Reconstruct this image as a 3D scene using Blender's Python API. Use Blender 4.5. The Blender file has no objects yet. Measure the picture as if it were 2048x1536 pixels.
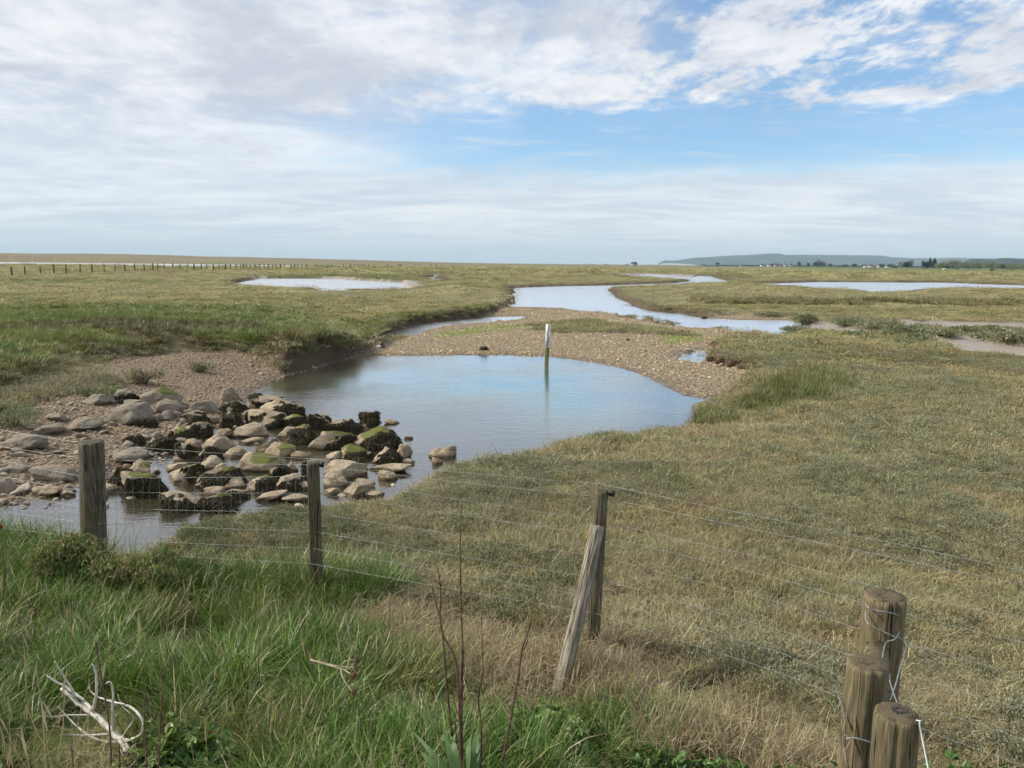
import bpy, math, random
import numpy as np
from mathutils import Vector, Matrix
random.seed(7); RNG = np.random.default_rng(7)
sc = bpy.context.scene
COL = sc.collection
R = math.radians

# ------------------------------------------------------------------ camera
FPX, CX, CY = 1500.0, 1024.0, 768.0            # focal length in photo pixels
CAM = np.array([0.0, 0.0, 3.1])
PITCH = math.atan(241/1500.0); ROLL = R(0.5)
F0 = np.array([0, math.cos(PITCH), -math.sin(PITCH)])
R0 = np.array([1.0, 0, 0]); U0 = np.array([0, math.sin(PITCH), math.cos(PITCH)])
RV = math.cos(ROLL)*R0 + math.sin(ROLL)*U0
UV = -math.sin(ROLL)*R0 + math.cos(ROLL)*U0
cd = bpy.data.cameras.new('camera'); cam = bpy.data.objects.new('camera', cd); COL.objects.link(cam)
cd.sensor_width = 36.0; cd.lens = FPX/2048.0*36.0; cd.clip_start = 0.05; cd.clip_end = 60000
cam.matrix_world = Matrix([[RV[0], UV[0], -F0[0], CAM[0]], [RV[1], UV[1], -F0[1], CAM[1]], [RV[2], UV[2], -F0[2], CAM[2]], [0, 0, 0, 1]])
sc.camera = cam
sc.render.resolution_x = 1024; sc.render.resolution_y = 768
sc.view_settings.view_transform = 'Standard'; sc.view_settings.look = 'None'
sc.view_settings.exposure = 0.0; sc.view_settings.gamma = 1.0
sc.cycles.max_bounces = 5; sc.cycles.diffuse_bounces = 2; sc.cycles.glossy_bounces = 3; sc.cycles.transmission_bounces = 2; sc.cycles.transparent_max_bounces = 12; sc.cycles.volume_bounces = 0
sc.cycles.use_denoising = True
sc.cycles.use_adaptive_sampling = True; sc.cycles.adaptive_threshold = .03; sc.cycles.adaptive_min_samples = 16

def ray(u, v):
    return F0 + (u-CX)/FPX*RV - (v-CY)/FPX*UV
def at_z(u, v, z=0.0):                            # where the sight line meets height z
    d = ray(u, v); t = (z-CAM[2])/d[2]
    return CAM + t*d
def at_d(u, v, depth):
    return CAM + depth*ray(u, v)
def depth_of(p):
    return float(np.dot(np.asarray(p)-CAM, F0))
def to_px(p):
    q = np.asarray(p)-CAM; d = q@F0
    return CX+FPX*(q@RV)/d, CY-FPX*(q@UV)/d

# ------------------------------------------------------------------ node helpers
def nmat(name):
    m = bpy.data.materials.new(name); m.use_nodes = True
    nt = m.node_tree; nt.nodes.clear()
    return m, nt
class G:
    """small wrapper for writing shader graphs"""
    def __init__(s, nt): s.nt = nt
    def n(s, t, **kw):
        nd = s.nt.nodes.new(t)
        for k, v in kw.items(): setattr(nd, k, v)
        return nd
    def put(s, sock, v):
        if v is None: return
        if hasattr(v, 'is_output'): s.nt.links.new(v, sock)
        else: sock.default_value = v
    def math(s, op, a, b=None, c=None, clamp=False):
        nd = s.n('ShaderNodeMath', operation=op, use_clamp=clamp)
        for i, v in enumerate((a, b, c)): s.put(nd.inputs[i], v)
        return nd.outputs[0]
    def mix(s, f, a, b, bt='MIX'):
        nd = s.n('ShaderNodeMix', data_type='RGBA', blend_type=bt)
        s.put(nd.inputs[0], f); s.put(nd.inputs[6], rgb(a)); s.put(nd.inputs[7], rgb(b))
        return nd.outputs[2]
    def ramp(s, f, lo, hi, a=0.0, b=1.0, smooth=True):
        nd = s.n('ShaderNodeMapRange', interpolation_type='SMOOTHSTEP' if smooth else 'LINEAR')
        for i, v in enumerate((f, lo, hi, a, b)): s.put(nd.inputs[i], v)
        return nd.outputs[0]
    def noise(s, vec, scale, detail=4, rough=.55, dist=0.0, out=0):
        nd = s.n('ShaderNodeTexNoise'); s.put(nd.inputs['Vector'], vec)
        nd.inputs['Scale'].default_value = scale; nd.inputs['Detail'].default_value = detail
        nd.inputs['Roughness'].default_value = rough; nd.inputs['Distortion'].default_value = dist
        return nd.outputs[out]
    def vor(s, vec, scale, feature='F1', out='Distance', rnd=1.0):
        nd = s.n('ShaderNodeTexVoronoi', feature=feature); s.put(nd.inputs['Vector'], vec)
        nd.inputs['Scale'].default_value = scale; nd.inputs['Randomness'].default_value = rnd
        return nd.outputs[out]
    def attr(s, name, typ='GEOMETRY', out='Color'):
        nd = s.n('ShaderNodeAttribute', attribute_name=name, attribute_type=typ); return nd.outputs[out]
    def sep(s, v):
        nd = s.n('ShaderNodeSeparateXYZ'); s.put(nd.inputs[0], v); return nd.outputs
    def comb(s, x, y, z):
        nd = s.n('ShaderNodeCombineXYZ')
        for i, v in enumerate((x, y, z)): s.put(nd.inputs[i], v)
        return nd.outputs[0]
    def vmul(s, v, k):
        nd = s.n('ShaderNodeVectorMath', operation='MULTIPLY'); s.put(nd.inputs[0], v); nd.inputs[1].default_value = k
        return nd.outputs[0]
    def obj(s): return s.n('ShaderNodeTexCoord').outputs['Object']
    def geo(s, o='Position'): return s.n('ShaderNodeNewGeometry').outputs[o]
    def bump(s, h, strength=.5, dist=.02, normal=None):
        nd = s.n('ShaderNodeBump'); s.put(nd.inputs['Height'], h)
        nd.inputs['Strength'].default_value = strength; nd.inputs['Distance'].default_value = dist
        if normal is not None: s.put(nd.inputs['Normal'], normal)
        return nd.outputs[0]
    def bsdf(s, color, rough=.8, normal=None, spec=.3, metal=0.0):
        nd = s.n('ShaderNodeBsdfPrincipled')
        s.put(nd.inputs['Base Color'], rgb(color)); s.put(nd.inputs['Roughness'], rough)
        s.put(nd.inputs['Specular IOR Level'], spec); s.put(nd.inputs['Metallic'], metal)
        if normal is not None: s.put(nd.inputs['Normal'], normal)
        return nd.outputs[0]
    def out(s, sh):
        o = s.n('ShaderNodeOutputMaterial'); s.nt.links.new(sh, o.inputs[0])
def rgb(c):
    if isinstance(c, tuple) and len(c) == 3: return (*c, 1.0)
    return c

# ------------------------------------------------------------------ sun, sky
SUN_AZ, SUN_EL = R(-86), R(40)                   # azimuth clockwise from the view direction
sl = bpy.data.lights.new('sun', 'SUN'); sun = bpy.data.objects.new('sun', sl); COL.objects.link(sun)
sl.energy = 4.9; sl.angle = R(0.7); sl.color = (1.0, .94, .83)
sdir = Vector((math.sin(SUN_AZ)*math.cos(SUN_EL), math.cos(SUN_AZ)*math.cos(SUN_EL), math.sin(SUN_EL)))
sun.rotation_euler = sdir.to_track_quat('Z', 'Y').to_euler(); sun.location = (-40, 5, 60)
w = bpy.data.worlds.new('World'); sc.world = w; w.use_nodes = True
nt = w.node_tree; nt.nodes.clear(); g = G(nt)
sky = g.n('ShaderNodeTexSky', sky_type='NISHITA'); sky.sun_disc = False
sky.sun_elevation = SUN_EL; sky.sun_rotation = SUN_AZ % (2*math.pi); sky.altitude = 0; sky.air_density = 1.0; sky.dust_density = 0.6; sky.ozone_density = 2.0
gen = g.n('ShaderNodeTexCoord').outputs['Generated']
X, Y, Z = g.sep(gen)
zz = g.math('MAXIMUM', Z, 0.0)
inv = g.math('DIVIDE', 1.0, g.math('ADD', zz, 0.11))
P = g.comb(g.math('MULTIPLY', X, inv), g.math('MULTIPLY', Y, inv), 0.37)   # a flat cloud layer seen from below
az = g.math('ARCTAN2', X, Y)
el = g.math('ARCSINE', Z)
big = g.noise(g.vmul(P, (.85, .85, 1)), 1.15, 4, .55, .5)
med = g.noise(g.vmul(P, (1.05, .72, 1)), 3.3, 8, .60, .35)
fine = g.noise(g.vmul(P, (1.2, .7, 1)), 9.5, 7, .62, .2)
lump = g.math('ADD', g.math('MULTIPLY', big, .50), g.math('ADD', g.math('MULTIPLY', med, .38), g.math('MULTIPLY', fine, .12)))
lm = g.math('SUBTRACT', lump, .5)
# a long clear lane low in the right half, with a ragged upper border
elw = g.math('ADD', el, g.math('MULTIPLY', lm, .16))
top = g.ramp(elw, g.ramp(az, -.3, .15, .145, .186), g.ramp(az, -.3, .15, .205, .206))
low = g.math('SUBTRACT', 1.0, g.ramp(g.math('ADD', el, g.math('MULTIPLY', lm, .10)), .090, .142))
side = g.math('SUBTRACT', 1.0, g.ramp(g.math('ADD', az, g.math('MULTIPLY', lm, .7)), -.36, .04))
wisps = g.math('MULTIPLY', g.ramp(g.noise(g.vmul(P, (.8, 2.0, 1)), 2.6, 8, .66, .3), .50, .74), .50)
veil = g.math('MULTIPLY', g.ramp(g.noise(g.vmul(P, (.4, 1.2, 1)), .9, 6, .6), .3, .7), .22)
# open places in the upper deck, mostly to the right
right = g.ramp(az, .02, .28)
hole = g.math('MAXIMUM', g.ramp(g.math('ADD', g.math('MULTIPLY', med, .6), g.math('MULTIPLY', fine, .4)), .40, .53), g.ramp(lump, .50, .56))
deck = g.math('SUBTRACT', 1.0, g.math('MULTIPLY', g.math('SUBTRACT', 1.0, hole), g.math('MULTIPLY', right, .92)))
thin = g.math('SUBTRACT', 1.0, g.math('MULTIPLY', g.math('SUBTRACT', 1.0, g.ramp(lump, .36, .50)), .38))
topc = g.math('MULTIPLY', g.math('MULTIPLY', top, deck), thin)
cov = g.math('MAXIMUM', topc, g.math('MAXIMUM', g.math('MULTIPLY', low, .92), g.math('MULTIPLY', side, .92)))
cov = g.math('MAXIMUM', cov, g.math('ADD', wisps, veil), clamp=True)
# sunlit and shaded cloud
shd = g.noise(g.vmul(P, (.8, .95, 1)), 1.7, 7, .58, .5)
lit = g.math('ADD', g.math('MULTIPLY', shd, .62), g.math('ADD', g.math('MULTIPLY', med, .28), g.math('MULTIPLY', fine, .16)))
white = g.ramp(lit, .42, .64)
ccol = g.mix(white, (.60, .65, .745), (.90, .925, .965))
ccol = g.mix(g.ramp(lit, .60, .70, 0, .6), ccol, (1.02, 1.02, 1.03))
lowcol = g.mix(g.ramp(g.noise(g.vmul(P, (.55, 1.15, 1)), 1.5, 8, .64, .6), .36, .64), (.66, .73, .83), (.88, .91, .95))
ccol = g.mix(g.ramp(el, .06, .18), lowcol, ccol)
ccol = g.mix(g.ramp(el, -.01, .07), (.62, .70, .80), ccol)
b1 = g.n('ShaderNodeBackground'); g.put(b1.inputs[0], g.mix(1.0, sky.outputs[0], (.80, 1.0, 1.12), 'MULTIPLY')); b1.inputs[1].default_value = .15
b2 = g.n('ShaderNodeBackground'); g.put(b2.inputs[0], ccol); b2.inputs[1].default_value = 1.0
mx = g.n('ShaderNodeMixShader'); g.put(mx.inputs[0], cov); nt.links.new(b1.outputs[0], mx.inputs[1]); nt.links.new(b2.outputs[0], mx.inputs[2])
wo = g.n('ShaderNodeOutputWorld'); nt.links.new(mx.outputs[0], wo.inputs[0])

# ------------------------------------------------------------------ numeric helpers
def smooth(x, a, b):
    t = np.clip((x-a)/(b-a), 0, 1); return t*t*(3-2*t)
def _hash(i, j, s):
    n = (i.astype(np.int64)*374761393 + j.astype(np.int64)*668265263 + s*1274126177) & 0xffffffff
    n = ((n ^ (n >> 13))*1274126177) & 0xffffffff
    return ((n ^ (n >> 16)) & 0xffffff)/float(0xffffff)
def vnoise(x, y, s=0):
    i = np.floor(x); j = np.floor(y); fx = x-i; fy = y-j
    fx = fx*fx*(3-2*fx); fy = fy*fy*(3-2*fy)
    a = _hash(i, j, s); b = _hash(i+1, j, s); c = _hash(i, j+1, s); d = _hash(i+1, j+1, s)
    return (a+(b-a)*fx)*(1-fy)+(c+(d-c)*fx)*fy
def fbm(x, y, scale, octv=3, s=0):
    x = np.asarray(x, float)/scale; y = np.asarray(y, float)/scale
    r = 0; a = .5; t = 0
    for k in range(octv):
        r = r+a*vnoise(x+k*17.3, y-k*9.1, s+k); t += a; a *= .5; x = x*2.03; y = y*2.03
    return r/t*2-1
def fbm3(p, scale, octv=3, s=0):
    p = p/scale
    return (fbm(p[:, 0]+p[:, 2]*.71, p[:, 1]+3.1, 1, octv, s)+fbm(p[:, 1]-p[:, 0]*.43, p[:, 2]+1.7, 1, octv, s+11)+fbm(p[:, 2]+p[:, 1]*.37, p[:, 0]-4.4, 1, octv, s+23))/3*1.5
def poly(pts, z=0.0):
    return np.array([at_z(p[0], p[1], p[2] if len(p) > 2 else z)[:2] for p in pts])
def sdf(pg, X, Y):
    """signed distance to one polygon, positive outside"""
    shp = X.shape; x = X.ravel(); y = Y.ravel()
    lo = pg.min(0)-1e9; best = np.full(x.shape, 1e18); ins = np.zeros(x.shape, bool)
    n = len(pg)
    for i in range(n):
        ax, ay = pg[i]; bx, by = pg[(i+1) % n]
        ex, ey = bx-ax, by-ay; L = ex*ex+ey*ey+1e-12
        wx = x-ax; wy = y-ay
        t = np.clip((wx*ex+wy*ey)/L, 0, 1)
        dd = (wx-t*ex)**2+(wy-t*ey)**2
        np.minimum(best, dd, out=best)
        c = (ay > y) != (by > y)
        if abs(by-ay) > 1e-12: ins ^= c & (x < (bx-ax)*(y-ay)/(by-ay)+ax)
    d = np.sqrt(best)
    return np.where(ins, -d, d).reshape(shp)
def sdf_any(pgs, X, Y):
    r = None
    for pg in pgs:
        d = sdf(pg, X, Y); r = d if r is None else np.minimum(r, d)
    return r

# ------------------------------------------------------------------ the lie of the land, traced on the photo and laid out on the ground
M_ = .28
W_POOL = poly([(500, 792), (520, 772), (560, 757), (600, 745), (660, 728), (700, 716), (740, 712), (900, 710), (1000, 710), (1090, 713), (1150, 719), (1200, 727), (1260, 742), (1300, 758), (1340, 778), (1370, 792), (1402, 799), (1395, 805),
               (1390, 828, M_), (1350, 831, M_), (1300, 838, M_), (1240, 850, M_), (1160, 861, M_), (1120, 878, M_), (1060, 893, M_), (1000, 910, M_), (940, 920, M_), (880, 936, M_), (835, 958, M_), (780, 982, M_), (730, 1004, M_), (640, 1012, M_), (560, 1008, M_), (480, 1018, M_), (400, 1042, M_), (330, 1068, M_), (250, 1098, M_), (150, 1120, M_), (0, 1150, M_), (-500, 1230, M_),
               (-500, 1060), (-150, 1030), (0, 1008), (60, 1000), (130, 985), (165, 968), (205, 966), (250, 945), (300, 920), (335, 890), (400, 872), (450, 850), (480, 822)])
W_INLET = poly([(752, 686), (768, 672), (795, 662), (820, 654), (850, 647), (900, 641), (975, 634), (1050, 633), (1040, 639), (980, 644), (920, 648), (880, 655), (850, 660), (840, 668), (800, 674), (770, 683)])
W_CHAN = poly([(1024, 576), (1029, 590), (1026, 604), (1018, 614), (1060, 614), (1120, 616), (1165, 622), (1215, 628), (1270, 638), (1330, 649), (1390, 656), (1450, 658), (1485, 664), (1520, 670), (1548, 670, .3), (1575, 662, .35), (1600, 655, .35),
               (1625, 652), (1600, 646), (1575, 641), (1480, 640), (1420, 637), (1360, 628), (1300, 622), (1262, 610), (1232, 592), (1216, 578), (1240, 573, .3), (1290, 571, .3), (1350, 568, .3), (1420, 564, .3), (1470, 564, .3), (1448, 560), (1432, 556), (1422, 551.5), (1394, 552), (1386, 556), (1330, 551), (1300, 549), (1222, 548), (1222, 550), (1290, 553, .3), (1360, 558, .3), (1384, 562), (1350, 566), (1300, 568), (1200, 571), (1100, 573)])
W_RIGHT = poly([(1512, 567), (1560, 566.5), (1640, 564), (1780, 565), (1880, 565), (1987, 569), (2048, 571), (2400, 573), (2400, 581, .3), (2060, 577, .3), (1900, 576, .3), (1830, 579, .3), (1800, 583, .3), (1740, 583, .3), (1700, 579, .3), (1640, 576, .3), (1590, 572, .3), (1540, 570, .3)])
W_POND = poly([(459, 569), (490, 563), (517, 558), (571, 557), (615, 557), (683, 559), (740, 562), (805, 566), (812, 573, .3), (830, 577, .3), (742, 582, .3), (681, 581, .3), (607, 578, .3), (546, 575, .3), (480, 571, .3)])
W_POND2 = poly([(630, 584), (695, 584), (697, 589, .3), (640, 589, .3)])
W_BEND = poly([(859, 549), (881, 547), (878, 553), (872, 557), (900, 561, .3), (862, 561, .3), (852, 556), (868, 553)])
W_LAGOON = poly([(-400, 520), (0, 524), (200, 526.3), (400, 528.3), (560, 530.5), (735, 534), (735, 535.5), (560, 535), (400, 534.5), (330, 534), (160, 531), (0, 530), (-400, 527)])
W_PUDDLE = poly([(1358, 718), (1372, 706), (1388, 706), (1402, 700), (1416, 701), (1414, 712), (1408, 722), (1395, 725)])
WATERS = [W_POOL, W_INLET, W_CHAN, W_RIGHT, W_POND, W_POND2, W_BEND, W_LAGOON, W_PUDDLE]
Z_MUD = [poly([(1600, 650, .3), (1640, 650, .35), (1680, 656, .35), (1740, 664, .35), (1800, 668, .35), (1850, 672, .35), (1900, 680, .35), (1960, 692, .35), (2060, 702, .35), (2400, 716, .35), (2400, 660), (2060, 648), (1960, 646), (1860, 643), (1790, 641), (1720, 652), (1660, 646), (1620, 640)], .05),
         poly([(455, 570), (517, 556), (683, 557), (830, 566), (850, 576), (742, 584), (600, 580)], .1), poly([(1225, 546), (1390, 550), (1385, 560), (1300, 556)], .1)]
Z_ISLE = [poly([(1640, 632), (1700, 632), (1800, 640), (1790, 652), (1750, 659), (1690, 650)], .2), poly([(1758, 666), (1790, 656), (1850, 648), (1900, 660), (1928, 671), (1850, 674), (1780, 672)], .2),
          poly([(1895, 655), (1960, 656), (2060, 658), (2400, 664), (2400, 694), (2060, 686), (1990, 682), (1962, 672), (1930, 667)], .2), poly([(1800, 676), (1850, 669), (1852, 682), (1820, 688)], .2)]
Z_BAR = poly([(735, 716), (742, 700), (760, 684), (800, 674), (860, 655), (930, 644), (1000, 640), (960, 632), (975, 622), (1020, 612), (1120, 612), (1215, 626), (1330, 648), (1450, 656), (1500, 664), (1540, 674), (1500, 676), (1460, 680), (1420, 690), (1416, 705), (1440, 728), (1500, 735), (1530, 745), (1520, 757), (1470, 780), (1440, 800), (1398, 804), (1340, 790), (1250, 760), (1100, 740), (900, 740), (700, 730)], .08)
Z_BAR2 = poly([(1400, 640), (1420, 632), (1500, 631), (1570, 634), (1600, 645), (1480, 646)], .05)
Z_BARVEG = poly([(1040, 648), (1090, 636), (1170, 634), (1260, 640), (1340, 652), (1420, 664), (1400, 668), (1300, 664), (1200, 664), (1100, 660), (1060, 656)], .25)
Z_ALGAE = [poly([(940, 652), (1000, 645), (1080, 645), (1060, 655), (960, 662), (880, 672), (860, 664)], .15), poly([(1300, 664), (1400, 666), (1420, 676), (1340, 680)], .2)]
Z_BEACH = poly([(760, 690), (720, 700), (640, 722), (560, 742), (540, 726), (500, 722), (430, 718), (330, 722), (230, 736), (190, 752), (210, 770), (240, 785), (200, 800), (150, 806), (80, 822), (40, 842), (-60, 860), (-600, 930), (-600, 1200), (0, 1060), (200, 985), (330, 920), (450, 860), (520, 800), (700, 730), (760, 705)], .12)
Z_FIELD = poly([(757, 686), (735, 694), (715, 703), (640, 728), (560, 748), (538, 730), (500, 726), (430, 722), (330, 726), (200, 745), (150, 770), (60, 800), (-60, 830), (-600, 880), (-900, 700), (-300, 548), (0, 542), (420, 541), (760, 545), (930, 548), (1010, 566), (1022, 578), (1029, 592), (1020, 606), (1005, 616), (970, 628), (968, 634), (900, 640), (850, 646), (815, 653), (790, 663), (768, 676)], .1)
Z_SALT = poly([(-600, 900), (-60, 850), (60, 820), (150, 790), (210, 800), (240, 785), (215, 745), (120, 760), (-60, 790), (-600, 850)], .3)
Z_DARK = poly([(0, 660), (120, 650), (330, 645), (520, 640), (470, 652), (380, 666), (150, 664), (-100, 676)], .9)
Z_REDDISH = poly([(1740, 700), (1850, 690), (2100, 700), (2100, 760), (1950, 745), (1800, 720)], .4)
Z_GREEN_FAR = poly([(1540, 540), (1700, 541), (2400, 549), (2400, 541), (1900, 536), (1560, 533)], .4)
Z_LSAND = poly([(340, 586), (400, 582), (470, 590), (440, 596), (380, 592)], .5)
PATHWAY = poly([(440, 1290), (560, 1320), (600, 1380), (560, 1440), (500, 1460), (470, 1380)], .85)
def fence_s(X, Y): return (Y-np.interp(X, [-12, -4.3, -3.25, -1.46, .56, 1.87, 2.33, 8], [8.6, 6.1, 5.6, 5.3, 4.6, 3.7, 3.4, -.5]))*.9

def land(X, Y):
    """height and zone masks of the ground at world X, Y"""
    X = np.asarray(X, float); Y = np.asarray(Y, float); sh = X.shape; X = X.ravel(); Y = Y.ravel()
    r = np.hypot(X, Y)
    dpool = sdf(W_POOL, X, Y); dchan = sdf(W_CHAN, X, Y)
    drest = sdf_any([W_INLET, W_RIGHT, W_POND, W_POND2, W_BEND, W_LAGOON, W_PUDDLE], X, Y)
    d = np.minimum(np.minimum(dpool, dchan), drest)
    wob = fbm(X, Y, .9, 3, 1)*.16 + fbm(X, Y, 6, 3, 2)*.5*smooth(r, 30, 60) + fbm(X, Y, .22, 2, 5)*.05
    d = d + wob
    bar = smooth(-np.minimum(sdf(Z_BAR, X, Y), sdf(Z_BAR2, X, Y))+fbm(X, Y, 1.2, 3, 3)*.35, -.2, .25)
    beach = smooth(-sdf(Z_BEACH, X, Y)+fbm(X, Y, 1.0, 3, 4)*.3, -.2, .25)
    mud = smooth(-sdf_any(Z_MUD, X, Y)+fbm(X, Y, 3.0, 3, 6)*.9, -.3, .4)
    isle = smooth(-sdf_any(Z_ISLE, X, Y)+fbm(X, Y, 1.4, 2, 7)*.4, -.4, .4)
    mud = mud*(1-isle)
    fd = -sdf(Z_FIELD, X, Y)+fbm(X, Y, 1.1, 3, 8)*.28
    grav = np.maximum(bar, beach)
    dm = sdf(Z_MUD[0], X, Y)
    far = smooth(r, 250, 420)
    hm = (.36+.055*fbm(X, Y, .42, 2, 19)*smooth(r, 22, 12)+.07*fbm(X, Y, 1.3, 3, 9)+.05*fbm(X, Y, 9, 2, 10))*smooth(d, -.02, .55) + .06*smooth(d, .5, 6)
    gentle = smooth(dpool, 8, 2)*smooth(X-.0*Y, .5, 3.0)*smooth(Y, 24, 20)         # soft grassy shore by the pool
    hm = hm*(1-gentle)+gentle*(.28*smooth(d, -.1, 2.2)+.12*smooth(d, 1, 5)+.03*fbm(X, Y, .8, 3, 12)*smooth(d, 0, .6))
    hg = np.minimum(np.clip(d*.11, 0, .34), .34*beach+(1-beach)*(.06+.10*smooth(d, 1.5, 5)))+.02*fbm(X, Y, .7, 3, 13)*smooth(d, 0, .5)
    hm = hm*(1-.5*smooth(dm, 6, .5))
    z = hm*(1-grav)+hg*grav
    z = z*(1-mud)+(.03+.01*fbm(X, Y, 2, 2, 14))*mud
    fh = (.94-.44*smooth(Y, 22.0, 26.5)*smooth(X, -14, -8)+.08*fbm(X, Y, 5, 3, 15)+.05*fbm(X, Y, 1.0, 2, 16))*(1-.50*smooth(r, 45, 85))
    soft = .24+1.5*smooth(X, -5.5, -8.5)*smooth(Y, 30, 22)                              # grass rolls down gently on the left, broken edge elsewhere
    up = smooth(fd, -.05, soft)*smooth(d, -.05, .35)
    z = z*(1-up)+np.maximum(fh, z)*up
    s = fence_s(X, Y)
    fore = smooth(s, 1.8-1.0*smooth(X, 0, -2.5), 0.0)
    zf = .60+.92*smooth(s, -.2, -4.4)+.07*fbm(X, Y, .7, 3, 17)*smooth(-s, 0, 1)+.06*smooth(X, -1.5, -3.5)
    z = z*(1-fore)+np.maximum(zf, z)*fore
    z = np.where(s < 0, np.maximum(zf, .3), z)
    # depth below the water
    shallow = smooth(Y, 19.5, 15.5)*smooth(X, 1.6, -.6)
    bed = -np.clip(-d*(.30*(1-shallow)+.04*shallow), 0, 1.1*(1-shallow)+.13*shallow)
    z = np.where((d < 0) & (s > 1.0), np.minimum(bed, z), z)
    # shingle ridge to the left on the horizon and low dunes elsewhere
    ry = Y; ridge = 8.6*smooth(ry, 640, 900)*smooth(X/np.maximum(Y, 1), .18, -.60)
    z = z+ridge*(1+.05*fbm(X, Y, 120, 3, 20))+smooth(Y, 560, 900)*(.9+.8*fbm(X, Y, 90, 3, 21))
    z = np.where((drest < 0) & (r > 200), -.3, z)
    green = np.maximum(up*smooth(r, 56, 30)*(1-.65*smooth(X/np.maximum(Y, 1), -.28, -.12))*(.55+.5*fbm(X, Y, 3, 3, 22)+.35*smooth(X/np.maximum(Y, 1), -.15, -.5)), smooth(-sdf(Z_GREEN_FAR, X, Y), 0, 30))
    green = np.maximum(green, (.30*up+.45*(X < 0))*smooth(fbm(X, Y, 30, 3, 23), -.1, .5)*smooth(r, 60, 120))
    green = np.maximum(green, smooth(s, .5, -.4))
    alg = smooth(-sdf_any(Z_ALGAE, X, Y)+fbm(X, Y, .9, 3, 24)*.8, -.2, .5)
    barveg = smooth(-sdf(Z_BARVEG, X, Y)+fbm(X, Y, 1.2, 3, 25)*.6, -.2, .5)
    salt = smooth(-sdf(Z_SALT, X, Y)+fbm(X, Y, .8, 3, 26)*.3, -.1, .3)
    dark = smooth(-sdf(Z_DARK, X, Y)+fbm(X, Y, 1.2, 3, 27)*.9, -.3, .4)
    dark = np.maximum(dark, .60*smooth(ridge, .4, 2.5)*(1-.4*smooth(fbm(X, Y, 60, 3, 30), -.2, .4)))
    red = smooth(-sdf(Z_REDDISH, X, Y)+fbm(X, Y, 1.5, 3, 28)*1.2, -.5, .8)
    path = smooth(-sdf(PATHWAY, X, Y)+fbm(X, Y, .3, 2, 29)*.1, -.08, .12)
    sand = smooth(-sdf(Z_LSAND, X, Y), 0, 1.5)
    grav = np.maximum(grav*(1-up), sand*.8); grav = grav*(1-barveg)*(1-salt)*(1-fore)
    grav = np.maximum(grav, .40*smooth(ridge, .6, 3.0))
    out = dict(z=z, d=d, dpool=dpool, grav=grav, green=np.clip(green, 0, 1)*(1-path*.8), mud=mud, up=up, s=s, alg=alg*(grav > .1), barveg=barveg, salt=salt, dark=dark, red=red, path=path, r=r, fore=fore, isle=isle, beach=beach*(1-up), fd=fd)
    return {k: np.asarray(v).reshape(sh) for k, v in out.items()}
def ground_z(x, y): return float(land(np.array([x]), np.array([y]))['z'][0])
def on_ground(u, v, floor=None):
    z = .3
    for _ in range(7):
        p = at_z(u, v, z); zn = ground_z(p[0], p[1])
        if floor is not None: zn = max(zn, floor)
        z = .5*z+.5*zn
    p = at_z(u, v, z); return np.array([p[0], p[1], z])

def new_mesh(name, verts, quads=None, tris=None, smooth_=True):
    me = bpy.data.meshes.new(name)
    verts = np.asarray(verts, np.float32)
    nq = 0 if quads is None else len(quads); ntr = 0 if tris is None else len(tris)
    me.vertices.add(len(verts)); me.vertices.foreach_set('co', verts.ravel())
    li = []
    if nq: li.append(np.asarray(quads, np.int32).ravel())
    if ntr: li.append(np.asarray(tris, np.int32).ravel())
    li = np.concatenate(li) if li else np.zeros(0, np.int32)
    me.loops.add(len(li)); me.loops.foreach_set('vertex_index', li)
    tot = np.concatenate([np.full(nq, 4, np.int32), np.full(ntr, 3, np.int32)])
    st = np.concatenate([[0], np.cumsum(tot)[:-1]]).astype(np.int32) if len(tot) else np.zeros(0, np.int32)
    me.polygons.add(len(tot)); me.polygons.foreach_set('loop_start', st); me.polygons.foreach_set('loop_total', tot)
    if smooth_ and len(tot): me.polygons.foreach_set('use_smooth', np.ones(len(tot), bool))
    me.update(calc_edges=True); return me
def vattr(me, name, arr, typ='FLOAT'):
    a = me.attributes.new(name, typ, 'POINT')
    key = {'FLOAT': 'value', 'FLOAT_VECTOR': 'vector', 'FLOAT_COLOR': 'color', 'INT': 'value'}[typ]
    a.data.foreach_set(key, np.asarray(arr, np.int32 if typ == 'INT' else np.float32).ravel())
def link(name, me, mat=None, parent=None, **props):
    o = bpy.data.objects.new(name, me); COL.objects.link(o)
    if mat is not None: me.materials.append(mat)
    if parent is not None: o.parent = parent
    for k, v in props.items(): o[k] = v
    return o
def empty(name, loc, label=None, category=None, group=None):
    o = bpy.data.objects.new(name, None); COL.objects.link(o); o.location = Vector(loc)
    o.empty_display_size = .1
    if label: o['label'] = label
    if category: o['category'] = category
    if group: o['group'] = group
    return o

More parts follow.
